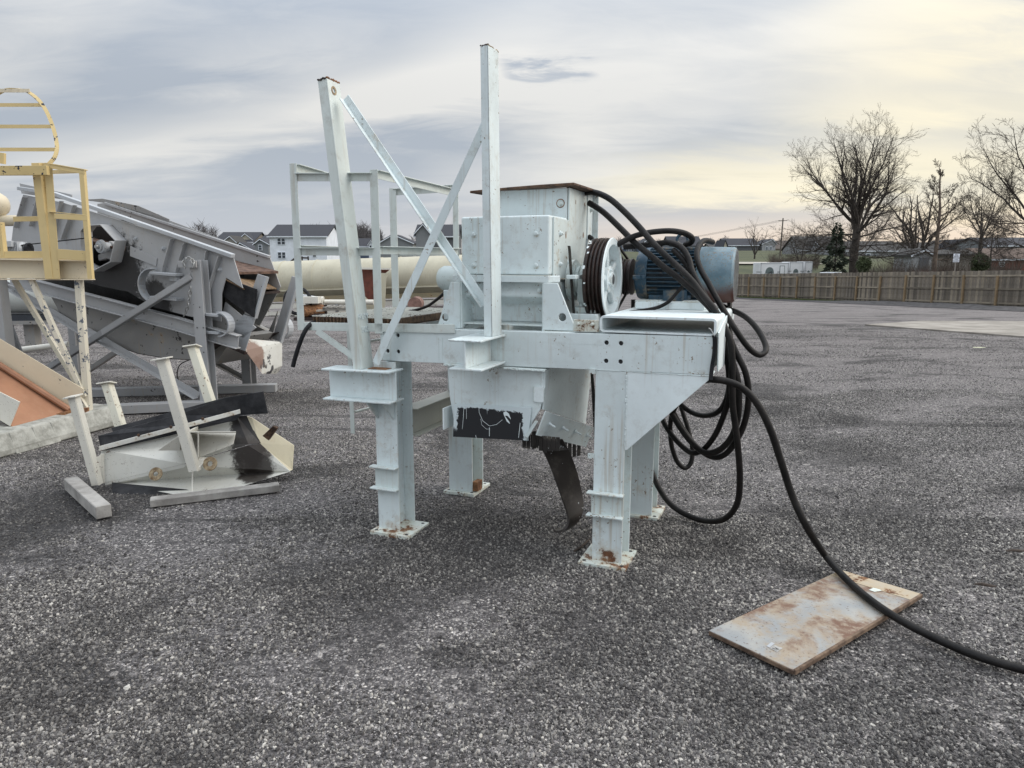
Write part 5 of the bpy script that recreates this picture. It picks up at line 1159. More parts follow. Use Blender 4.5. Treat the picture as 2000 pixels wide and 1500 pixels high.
def pallet(u, y, yaw, n, z0, lab, mt_):
    p = ground_at(u, y) + UP * z0; e = empty('pallet', p, lab, 'pallet', 'pallets and planks by the drum'); d = Vector((math.cos(yaw), math.sin(yaw), 0)); s_ = Vector((-d.y, d.x, 0))
    for k in (-.5, 0, .5): MB().bar(p + s_ * k - d * .6 + UP * .05, p + s_ * k + d * .6 + UP * .05, .05, .09, UP).build('runner', mt_, e)
    for k in range(n): q = p + d * (-.55 + 1.1 * k / (n - 1)); MB().bar(q - s_ * .55 + UP * .105, q + s_ * .55 + UP * .105, .10, .020, UP).build('slat', mt_, e)
pallet(665, 24.3, .1, 7, .02, 'pale pallet on the ground under the pump', plk[0]); pallet(672, 24.4, .0, 7, .36, 'gray pallet resting above the pale pallet by the pump', plk[1])
pallet(806, 24.2, .15, 7, .02, 'tan pallet on the ground right of the drum hopper', plk[2]); pallet(846, 24.4, -.1, 7, .02, 'brown pallet beside the tan one in front of the drum', plk[2])
def planks(u0, v0, u1, v1, y, w_, h_, lab, mt_, nm='plank', cat='plank'):
    p, q = PY(u0, v0, y), PY(u1, v1, y); g = Vector((p.x, p.y, GZ(p.x, p.y))); tag(MB().bar(p, q, w_, h_, UP).build(nm, mt_, None, origin=g), lab, cat)
planks(619, 607, 690, 601, 24.0, .2, .06, 'long pale plank slanting low before the pump', plk[0]); planks(640, 614, 690, 607, 23.8, .2, .05, 'short pale plank on the gravel in front of the pallets', plk[0])
for k, (u0, v0, u1, v1, y, r_, mt_, lab) in enumerate(((780, 603, 905, 604, 25.2, .11, M['dark_rust'], 'dark pipe lying along the drum frame, topmost of its pile'), (790, 611, 905, 612, 24.9, .12, M['black'], 'black pipe on the ground before the drum'), (600, 616, 700, 617, 24.5, .07, M['dark_rust'], 'thin dark pipe under the pallets left of the hopper'))):
    p, q = PY(u0, v0, y), PY(u1, v1, y); tag(MB().cyl(p, q, r_, 12).build('pipe', mt_, None, smooth=True, origin=Vector((p.x, p.y, GZ(p.x, p.y)))), lab, 'pipe')
# white horizontal tank behind the yellow platform
tk = empty('storage_tank', Vector((PY(20, 560, 14).x, 14, 0)), 'pale gray horizontal storage tank behind the ladder platform legs', 'tank')
p, q = PY(-160, 570, 14), PY(140, 570, 14); MB().lathe(p, q - p, [(0, .1), (.05, .35), (.15, .41), ((q - p).length - .15, .41), ((q - p).length - .05, .35), ((q - p).length, .1)], 40).build('shell', paint('tank_pale', (.55, .58, .56), .5, dirt=.2), tk, smooth=True)
MB().bar(PY(-160, 621, 14), PY(130, 621, 14), .5, .16, UP).build('saddle_beam', simple('dark_beam', (.03, .035, .045), .6), tk); MB().bar(PY(-160, 632, 13.8), PY(120, 629, 13.8), .12, .07, UP).build('saddle_beam', M['gray_dark'], tk)
for u in (-100, 60): q = PY(u, 620, 14); MB().box(q.x - .1, q.x + .1, 13.9, 14.1, -.05, q.z).build('saddle', M['gray_dark'], tk)
# cream silo end seen above the yellow rail
ct = empty('cream_vessel', Vector((PY(-30, 400, 9.5).x, 9.5, 0)), 'cream rounded vessel end with a pipe, cut by the left edge of the photo', 'vessel')
p = PY(8, 400, 9.5); MB().lathe(p - Vector((1.2, 0, 0)), (1, 0, 0), [(0, .20), (.95, .20), (1.10, .18), (1.2, .12), (1.24, .03)], 32).build('vessel_shell', M['cream'], ct, smooth=True)
MB().lathe(PY(-200, 431, 9.5), (1, 0, 0), [(0, .07), (1.58, .07), (1.64, .055)], 20).build('pipe', M['cream'], ct, smooth=True)
MB().box(p.x - .55, p.x - .02, 9.27, 9.29, p.z - .12, p.z + .10).build('access_cover', M['cream'], ct, bevel=.004)
MB().box(p.x - 1.0, p.x - .8, 9.4, 9.6, -.02, p.z - .15).build('vessel_stand', M['cream'], ct)

# ------------------------------------------------------------------ fence
fw = paint('fence_boards', (.185, .160, .130), .9, streak=.5, dirt=.5, var=.3); fw2 = paint('fence_boards_pale', (.25, .215, .165), .9, streak=.4, dirt=.4, var=.3); fp = paint('fence_post_wood', (.26, .185, .105), .85, streak=.3, dirt=.3, var=.2)
F0, F1 = PY(1440, 500, 58), PY(1955, 500, 35.7); F0.z = F1.z = 0
fd = (F1 - F0).normalized(); fn = Vector((fd.y, -fd.x, 0)); fn = fn if fn.y < 0 else -fn
fe = empty('wooden_fence', Vector((F1.x, F1.y, GZ(F1.x, F1.y))), 'weathered board fence with three rails and tan posts along the right side of the yard', 'fence')
SP_ = 1.93; k0, k1 = -6, 14
bays = []
for k in range(k0, k1):
    p = F0 + fd * SP_ * k; z = GZ(p.x, p.y); bays.append(Vector((p.x, p.y, z)))
    lx = fd * rnd.uniform(-.05, .05) + fn * rnd.uniform(-.01, .02); MB().bar(bays[-1] + fn * .06 + UP * -.15, bays[-1] + fn * .06 + lx + UP * (1.60 + rnd.uniform(-.03, .05)), .095, .095, fn).build('fence_post', fp, fe)
for a_, b_ in zip(bays, bays[1:]):
    for z in (.22, .92, 1.58): MB().bar(a_ + UP * z + fn * .02, b_ + UP * z + fn * .02, .04, .085, UP).build('rail', fw2, fe)
pm = None; fr2 = random.Random(2)
for a_, b_ in zip(bays, bays[1:]):
    n_ = 14
    for k in range(n_):
        q = a_.lerp(b_, (k + .5) / n_)
        if pm is None:
            o = MB().bar((0, 0, .02), (0, 0, 1.83), .016, .128, fd).build('picket', fw); pm = o.data; o2 = pm.copy(); o2.materials.clear(); o2.materials.append(fw2); pm2 = o2; bpy.data.objects.remove(o)
        o = bpy.data.objects.new('picket', pm if fr2.random() < .72 else pm2); col.objects.link(o); o.parent = fe; o.location = q - fe.location - fn * (.012 + fr2.uniform(0, .004)) + UP * fr2.uniform(-.015, .015); o.rotation_euler = (0, 0, fr2.uniform(-.02, .02) + math.pi * (fr2.random() < .5))
for mm_ in (fw, fw2):
    tt_ = NT(mm_.node_tree); bb_ = mm_.node_tree.nodes['Principled BSDF']; src = bb_.inputs['Base Color'].links[0].from_socket
    rv = tt_.step(tt_.n('ShaderNodeObjectInfo').outputs['Random'], 0, 1, .62, 1.25); tt_.L.new(tt_.n('ShaderNodeVectorMath', {0: src, 3: rv}, operation='SCALE').outputs[0], bb_.inputs['Base Color'])
# grass and dark banked soil along the fence foot
gb = MB(); gr = random.Random(4)
for _ in range(15000):
    s_ = gr.uniform(-12, 28); off = abs(gr.gauss(0, .42)); 
    if noise.noise(Vector((s_ * .45, off * 1.2, 2))) < -.22 + off * .25: continue
    p = F0 + fd * s_ + fn * (off + .02); p.z = GZ(p.x, p.y) - .01; h = gr.uniform(.04, .13); a_ = gr.uniform(0, 6.28); w_ = gr.uniform(.01, .03)
    d = Vector((math.cos(a_), math.sin(a_), 0)) * w_; l_ = Vector((gr.uniform(-.04, .04), gr.uniform(-.04, .04), h)); gb.add([p - d, p + d, p + l_], [(0, 1, 2)])
o = gb.build('grass_verge', simple('verge_grass', (.055, .085, .022), .9, .4, 3, 0, c2=(.14, .16, .06))); tag(o, 'green grass tufts along the foot of the fence', None, None, 'stuff')
bk = MB(); bs = [F0 + fd * s_ for s_ in range(2, 30, 1)]
row = []
for i, p in enumerate(bs):
    for j, (o_, h) in enumerate(((-.1, .02), (.5, .10), (1.2, .16), (2.0, .10), (3.0, .0))):
        q = p + fn * (o_ + .2 * noise.noise(Vector((i * .6, j, 0)))); hh = h * max(0, min(1, (i - 8) / 6)) * (1 + .7 * noise.noise(Vector((i * .7, j * 2.1, 5)))); row.append(Vector((q.x, q.y, GZ(q.x, q.y) + .004 + hh)))
fs = [(i * 5 + j, i * 5 + j + 1, i * 5 + j + 6, i * 5 + j + 5) for i in range(len(bs) - 1) for j in range(4)]
bk.add(row, fs); o = bk.build('soil_bank', simple('dark_soil', (.030, .028, .030), .95, .4, 4, .9, c2=(.08, .075, .075), bscale=12), smooth=True); o['kind'] = 'structure'

# ------------------------------------------------------------------ far things: houses
def flat(name, c, rough=.8, sc_=1.0): return simple(name, c, rough, .08, sc_, 0)
WM = {k: flat('siding_' + k, v) for k, v in dict(white=(.70, .74, .80), gray=(.19, .20, .21), beige=(.28, .265, .24), dgray=(.10, .105, .115), cream=(.50, .46, .37), light=(.30, .31, .32), brown=(.17, .15, .13), brick=(.16, .055, .04), navy=(.10, .13, .19)).items()}
RM = {k: flat('shingles_' + k, v, .9, 4) for k, v in dict(dark=(.035, .037, .045), brown=(.085, .070, .060), gray=(.050, .048, .046), rust=(.10, .07, .055)).items()}
def house(u0, u1, ve, vr, Y, dep, ridge, wall, roof, lab, wins=(), door=None, grp='houses beyond the yard', name='house', cat='house', deck=None, au=None, trim=True):
    x0, x1 = PY(u0, ve, Y).x, PY(u1, ve, Y).x; ze = PY((u0 + u1) / 2, ve, Y).z; xm = (x0 + x1) / 2; g = min(GZ(x0, Y), GZ(x1, Y), GZ(xm, Y + dep)) - .3
    h = empty(name, (xm, Y, GZ(xm, Y)), lab, cat, grp)
    if ridge == 'x':
        zr = PY((u0 + u1) / 2, vr, Y + dep / 2).z
        MB().plate([(x0, Y, g), (x0, Y, ze), (x0, Y + dep / 2, zr - .1), (x0, Y + dep, ze), (x0, Y + dep, g)], (x1 - x0, 0, 0)).build('wall', WM[wall], h)
        o_ = .35; MB().plate([(x0 - o_, Y - o_, ze - .02), (x0 - o_, Y + dep / 2, zr), (x0 - o_, Y + dep + o_, ze - .02), (x0 - o_, Y + dep + o_, ze + .18), (x0 - o_, Y + dep / 2, zr + .22), (x0 - o_, Y - o_, ze + .18)], (x1 - x0 + 2 * o_, 0, 0)).build('roof', RM[roof], h)
        if trim: MB().box(x0 - o_, x1 + o_, Y - o_ - .05, Y - o_ - .002, ze - .05, ze + .14).build('fascia', WM['white'], h)
    else:
        ua = au if au is not None else (u0 + u1) / 2; xa = PY(ua, vr, Y).x; zr = PY(ua, vr, Y).z
        MB().plate([(x0, Y, g), (x1, Y, g), (x1, Y, ze), (xa, Y, zr - .1), (x0, Y, ze)], (0, dep, 0)).build('wall', WM[wall], h)
        o_ = .3; MB().plate([(x0 - o_, Y - o_, ze - .25), (xa, Y - o_, zr), (x1 + o_, Y - o_, ze - .25), (x1 + o_, Y - o_, ze), (xa, Y - o_, zr + .28), (x0 - o_, Y - o_, ze)], (0, dep + 2 * o_, 0)).build('roof', RM[roof], h)
        if trim: 
            MB().plate([(x0 - o_, Y - o_ - .03, ze - .3), (xa, Y - o_ - .03, zr - .05), (xa, Y - o_ - .03, zr + .14), (x0 - o_, Y - o_ - .03, ze - .1)], (0, .02, 0)).build('barge_board', WM['white'], h)
            MB().plate([(x1 + o_, Y - o_ - .03, ze - .3), (xa, Y - o_ - .03, zr - .05), (xa, Y - o_ - .03, zr + .14), (x1 + o_, Y - o_ - .03, ze - .1)], (0, .02, 0)).build('barge_board', WM['white'], h)
    for (a0, b0, a1, b1) in wins:
        p, q = PY(a0, b1, Y), PY(a1, b0, Y); f = MB().box(p.x, q.x, Y - .10, Y - .003, p.z, q.z).build('window', WM['white'], h); s_ = (q.x - p.x) * .12; zm = (p.z + q.z) / 2
        MB().box(p.x + s_, q.x - s_, Y - .12, Y - .101, zm + s_ * .4, q.z - s_).build('pane', M['glass'], f); MB().box(p.x + s_, q.x - s_, Y - .12, Y - .101, p.z + s_, zm - s_ * .4).build('pane', M['glass'], f)
    if door:
        a0, b0, a1, b1 = door; p, q = PY(a0, b1, Y), PY(a1, b0, Y); MB().box(p.x, q.x, Y - .10, Y - .003, p.z, q.z).build('door', WM['dgray'], h)
    return h
house(526, 637, 463, 441, 125, 11, 'x', 'white', 'dark', 'white two-storey house with dark roof left of the leaning post', [(542, 465, 549, 478), (550, 465, 557, 478), (543, 492, 550, 505), (551, 492, 558, 505), (611, 494, 618, 502)])
h = empty('deck_railing', PY(583, 506, 122), 'small wooden deck railing at the back of the white house', 'railing')
MB().bar(PY(568, 511, 122), PY(578, 503, 122), .1, .3, UP).build('handrail', M['dark_rust'], h); MB().bar(PY(578, 503, 122), PY(602, 504, 122), .1, .25, UP).build('handrail', M['dark_rust'], h)
for u in (578, 590, 602): p = PY(u, 503, 122); MB().box(p.x - .1, p.x + .1, 121.9, 122.1, GZ(p.x, 122), p.z + .2).build('railing_post', M['dark_rust'], h)
house(497, 524, 476, 468, 138, 9, 'y', 'gray', 'dark', 'narrow gray gabled house just left of the white house', [(505, 478, 512, 489)], au=508)
house(505, 530, 474, 461, 142, 10, 'x', 'gray', 'dark', 'dark-roofed gray house tucked behind the narrow gable', (), trim=False)
house(420, 493, 474, 455, 165, 12, 'x', 'brown', 'dark', 'brown house with long dark roof above the screen edge', [(455, 478, 459, 486)])
house(466, 493, 468, 457, 166, 8, 'y', 'cream', 'dark', 'cream gable end at the right of the dark roof', (), au=479)
house(434, 461, 473, 462, 158, 6, 'y', 'beige', 'gray', 'beige double gable in front of the dark roof', (), au=449)
house(457, 498, 490, 475, 150, 7, 'y', 'dgray', 'dark', 'dark slate gable low beside the screen end', (), au=469)
house(636, 660, 482, 471, 190, 10, 'x', 'beige', 'dark', 'small beige house with dark roof right of the white house', [(649, 484, 653, 489), (641, 494, 645, 499)])
house(692, 721, 482, 467, 200, 9, 'x', 'navy', 'dark', 'dark house between the leaning post and platform post', ())
house(720, 729, 478, 470, 195, 8, 'y', 'white', 'gray', 'narrow white gable beside the dark house', [(722, 479, 726, 488)])
house(741, 806, 474, 459, 140, 10, 'y', 'gray', 'dark', 'light gray gabled house seen between platform posts', [(788, 482, 794, 489), (797, 482, 803, 489)], au=768)
house(812, 893, 463, 441, 120, 10, 'x', 'dgray', 'dark', 'large gray house with black roof left of the crusher box', [(857, 490, 862, 499), (863, 490, 868, 499), (885, 490, 890, 499)])
house(812, 838, 455, 439, 118.5, 6, 'y', 'gray', 'dark', 'tall gray gable front of the black-roofed house', (), au=826)
house(1250, 1286, 478, 466, 190, 10, 'y', 'navy', 'dark', 'slate-blue gabled house behind the large pulley', [(1228, 486, 1232, 491)], au=1269)
house(1218, 1256, 485, 474, 195, 8, 'x', 'navy', 'gray', 'low blue house with white windows seen under the cables', [(1224, 486, 1228, 491), (1233, 486, 1238, 491), (1240, 486, 1243, 491)])
house(1309, 1371, 481, 463, 200, 11, 'x', 'gray', 'dark', 'dark-roofed house directly behind the motor', (), trim=False)
house(1388, 1421, 484, 477, 240, 10, 'x', 'beige', 'gray', 'low distant house between fan cover and ranch house', ())
house(1418, 1481, 480, 467, 215, 10, 'x', 'dgray', 'dark', 'dark gray ranch house with white corner trim on the grassy rise', [(1428, 481, 1433, 488), (1434, 481, 1439, 488)])
house(1414, 1420, 481, 470, 214, 9, 'y', 'cream', 'dark', 'cream side gable of the dark gray ranch house', (), trim=False)
house(1489, 1515, 476, 468, 215, 9, 'y', 'light', 'dark', 'small light gray gable house beside the utility pole', [(1495, 482, 1500, 488), (1503, 482, 1508, 488)], au=1509)
house(1512, 1572, 487, 471, 222, 12, 'x', 'cream', 'brown', 'brown-roofed house right of the utility pole', (), trim=False)
house(1566, 1650, 489, 463, 165, 12, 'x', 'light', 'gray', 'large light house with gray roof behind the spruce', [(1592, 492, 1596, 500), (1598, 492, 1602, 500)])
house(1586, 1606, 488, 473, 164, 6, 'y', 'light', 'gray', 'white-trimmed gable of the large light house', (), au=1591)
house(1640, 1768, 491, 473, 150, 12, 'x', 'light', 'gray', 'long gray-roofed house behind the big bare tree', [(1648, 493, 1655, 505), (1690, 495, 1700, 508), (1707, 497, 1712, 506)])
house(1768, 1880, 492, 475, 155, 12, 'x', 'beige', 'gray', 'wide dark-roofed house behind the white garden shed', (), trim=False)
house(1868, 1932, 486, 469, 150, 12, 'y', 'gray', 'dark', 'dark gabled house above the white sign', (), au=1889)
house(1930, 2040, 481, 466, 140, 12, 'x', 'gray', 'dark', 'dark-roofed two-storey house at the right edge', [(1950, 488, 1956, 494), (1968, 491, 1975, 496)])
house(1931, 1962, 498, 486, 132, 6, 'y', 'white', 'dark', 'small white gable before the dark house at the right edge', [(1939, 494, 1946, 499)], au=1948)
house(1933, 2080, 508, 488, 92, 9, 'x', 'brick', 'rust', 'low red brick building with faded roof at the right edge behind the fence', [(1950, 511, 1962, 521)], grp=None, name='brick_building', cat='building')
house(1782, 1820, 497, 489, 84, 4, 'y', 'light', 'gray', 'white wooden garden shed with pointed gable behind the fence', (), au=1806, grp=None, name='garden_shed', cat='shed', door=(1794, 503, 1814, 527))
house(1830, 1900, 499, 491, 88, 4, 'x', 'beige', 'gray', 'long drab shed right of the white garden shed', (), grp=None, name='garden_shed', cat='shed', trim=False)
# road on the rise
m_ = MB(); rp_ = []
for k in range(13):
    u = 1000 + 50 * k; y = 109.5 - k * .1; p = PY(u, 510, y); rp_.append((p.x, y))
vs = []; 
for x, y in rp_: vs += [(x, y - 1.6, GZ(x, y - 1.6) + .18), (x, y + 1.6, GZ(x, y + 1.6) + .22)]
m_.add(vs, [(2 * i, 2 * i + 2, 2 * i + 3, 2 * i + 1) for i in range(12)]); o = m_.build('road', flat('road_pale', (.36, .33, .28))); o['kind'] = 'structure'

# ------------------------------------------------------------------ trailers, pickup, sign, pole
wt = flat('trailer_white', (.70, .71, .72), .5); tr_gray = flat('logo_gray', (.12, .15, .15)); tr_red = flat('logo_red', (.35, .22, .22)); tr_dk = flat('logo_dark', (.05, .06, .065))
def trailer(u0, u1, vt0, Y, lab, door, arch_, sc_=1.0):
    x0, x1 = PY(u0, vt0, Y).x, PY(u1, vt0, Y).x; zt = PY((u0 + u1) / 2, vt0, Y).z; g = GZ((x0 + x1) / 2, Y)
    e = empty('enclosed_trailer', ((x0 + x1) / 2, Y, g), lab, 'trailer', 'white trailers parked beyond the fence')
    MB().box(x0, x1, Y, Y + 2.2, g + .45, zt).build('body', wt, e, bevel=.04)
    for xx in (x0 + .02, x1 - .08): MB().box(xx, xx + .06, Y - .02, Y, g + .45, zt - .02).build('corner_post', M['galv'], e)
    MB().box(x0, x1, Y - .02, Y, zt - .10, zt - .02).build('roof_rail', M['galv'], e)
    xc = x0 + (x1 - x0) * arch_; w_ = .42 * sc_; zb = zt - 1.05
    MB().plate([(xc + w_ * math.cos(R(a_)), Y - .012, zb + .62 * sc_ * math.sin(R(a_)) ** .8) for a_ in range(0, 181, 15)], (0, .008, 0)).build('logo_arch', tr_gray, e)
    MB().plate([(xc - w_ * .5, Y - .018, zb + .05), (xc + w_ * .6, Y - .018, zb + .05), (xc + w_ * .5, Y - .018, zb + .26 * sc_)], (0, .005, 0)).build('logo_arch', tr_dk, e)
    rw = random.Random(int(u0)); xx = xc - 1.35 * sc_
    while xx < xc + 1.3 * sc_:
        l_ = rw.uniform(.05, .09); MB().box(xx, xx + l_, Y - .012, Y - .002, zb - .30, zb - .12).build('lettering', tr_red, e); xx += l_ + (.03 if rw.random() > .2 else .15)
    for xx in (xc - 1.3 * sc_, xc + .75 * sc_): MB().box(xx, xx + .55 * sc_, Y - .012, Y - .002, zb + .12, zb + .18).build('lettering', tr_dk, e)
    if door:
        a_, b_ = x0 + (x1 - x0) * door[0], x0 + (x1 - x0) * door[1]; d = MB().box(a_ - .05, b_ + .05, Y - .03, Y - .001, g + .5, zt - .28).build('door', tr_gray, e); MB().box(a_, b_, Y - .045, Y - .031, g + .55, zt - .34).build('door_leaf', wt, d)
    for xx in ((x0 + x1) / 2 - .4, (x0 + x1) / 2 + .4): MB().cyl((xx, Y + .05, g + .33), (xx, Y + .3, g + .33), .33, 18).build('wheel', M['black'], e)
trailer(1486, 1541, 513, 70, 'longest white trailer with arch logo and side door, leftmost behind the fence', (.70, .84), .33, 1.0)
trailer(1543, 1569, 511.5, 70.6, 'middle white trailer with a small arch logo behind the fence', None, .48, .6)
trailer(1573, 1588, 511, 71.2, 'rightmost narrow white trailer end beside the parked pickup', None, .5, .3)
# pickup truck, front towards the yard
pk = empty('pickup_truck', PY(1622, 530, 62) * 1.0, 'light silver pickup truck parked behind the fence, only its cab showing', 'pickup truck'); pk.location.z = GZ(pk.location.x, 62)
yaw = R(-128); pd = Vector((math.cos(yaw), math.sin(yaw), 0)); psd = Vector((-pd.y, pd.x, 0)); pc_ = pk.location.copy(); sil = flat('silver_paint', (.50, .52, .54), .25)
def pp(f, s_, z): return pc_ + pd * f + psd * s_ + UP * z
prof = [(-2.9, .5), (2.6, .5), (2.75, .7), (2.7, 1.05), (1.35, 1.22), (-2.9, 1.22)]
MB().plate([pp(f, -.98, z) for f, z in prof], psd * 1.96).build('body', sil, pk, bevel=.05, seg=2)
cab0 = [(1.35, 1.22), (.55, 1.88), (-.9, 1.90), (-1.25, 1.22)]
cb_ = MB(); n_ = len(cab0); cb_.add([pp(f, -(.93 if z < 1.3 else .72), z) for f, z in cab0] + [pp(f, (.93 if z < 1.3 else .72), z) for f, z in cab0], [(0, 1, 2, 3), (7, 6, 5, 4), (0, 4, 5, 1), (1, 5, 6, 2), (2, 6, 7, 3)]); cb_.build('cab', sil, pk, bevel=.05, seg=2)
MB().plate([pp(1.26, -.82, 1.31), pp(1.26, .82, 1.31), pp(.66, .68, 1.81), pp(.66, -.68, 1.81)], (pd + UP * 1.2).normalized() * .03).build('windshield', M['glass'], pk)
for s_ in (-1, 1):
    MB().plate([pp(1.0, s_ * .90, 1.33), pp(.10, s_ * .90, 1.33), pp(.10, s_ * .76, 1.80), pp(.50, s_ * .76, 1.80)], psd * s_ * .03).build('side_window', M['glass'], pk)
    MB().plate([pp(.02, s_ * .90, 1.33), pp(-1.0, s_ * .90, 1.33), pp(-.85, s_ * .76, 1.80), pp(.02, s_ * .76, 1.80)], psd * s_ * .03).build('side_window', M['glass'], pk)
    c = pp(.95, s_ * 1.12, 1.38); MB().hexa([c + Vector((a_, b_, z)) for z in (-.12, .12) for a_, b_ in ((-.12, -.08), (.12, -.08), (.12, .08), (-.12, .08))]).build('wing_mirror', sil, pk, bevel=.03)
    for f in (1.75, -1.7): 
        wl = MB().cyl(pp(f, s_ * .78, .40), pp(f, s_ * 1.0, .40), .40, 20).build('wheel', M['black'], pk); MB().cyl(pp(f, s_ * 1.0, .40), pp(f, s_ * 1.01, .40), .24, 16).build('rim', M['steel'], wl)
    MB().plate([pp(2.77, s_ * .88, .85), pp(2.77, s_ * .55, .85), pp(2.76, s_ * .55, 1.0), pp(2.76, s_ * .88, 1.0)], pd * .02).build('headlight', WM['white'], pk)
MB().plate([pp(2.76, -.5, .7), pp(2.76, .5, .7), pp(2.76, .5, 1.0), pp(2.76, -.5, 1.0)], pd * .02).build('grille', M['black'], pk)
for f in (-.75, -.2, .35): MB().cyl(pp(f, -.3, 1.92), pp(f, -.3, 2.0), .03, 8).build('roof_marker', M['black'], pk)
# sign behind the fence
Ys = 50; sg_ = empty('road_sign', PY(1868, 540, Ys), 'white sign reading NO SEMI\'S BEYOND THIS POINT on a post behind the fence', 'sign'); sg_.location.z = GZ(sg_.location.x, Ys)
p, q = PY(1861, 512, Ys), PY(1875, 495.5, Ys); MB().box(p.x, q.x, Ys, Ys + .01, p.z, q.z).build('sign_plate', WM['white'], sg_); xc = (p.x + q.x) / 2
MB().box(xc - .03, xc + .03, Ys + .012, Ys + .06, sg_.location.z, q.z - .05).build('post', flat('sign_post_gray', (.20, .18, .16)), sg_)
for k, s_ in enumerate(('NO', "SEMI'S", 'BEYOND', 'THIS', 'POINT')):
    textmesh(s_, .135, M['ink'], sg_, frame(Vector((xc, Ys - .004, q.z - .07 - k * (q.z - p.z - .02) / 5)), (1, 0, 0), (0, 0, 1)), 'lettering', .002)
po = empty('utility_pole', PY(1524, 497, 150), 'slim wooden utility pole on the grassy rise', 'pole'); a_, b_ = PY(1523.5, 498, 150), PY(1529.5, 426, 150)
MB().cyl(a_ - UP * 1, b_, .17, 10, .12).build('pole_shaft', flat('pole_wood', (.10, .085, .07)), po); MB().bar(b_ - UP * .5 - Vector((.9, 0, 0)), b_ - UP * .5 + Vector((.9, 0, 0)), .12, .12, UP).build('cross_arm', flat('arm_wood', (.09, .08, .07)), po)
for k in range(3):
    q = b_ - UP * .45 + Vector((-.8 + .8 * k, 0, 0)); e_ = q + Vector((-60, 120, -4)); pts = [q.lerp(e_, i / 12) - UP * 3.0 * math.sin(math.pi * i / 12) for i in range(13)]
    MB().tube(pts, .018, 4).build('wire', M['ink'], po)

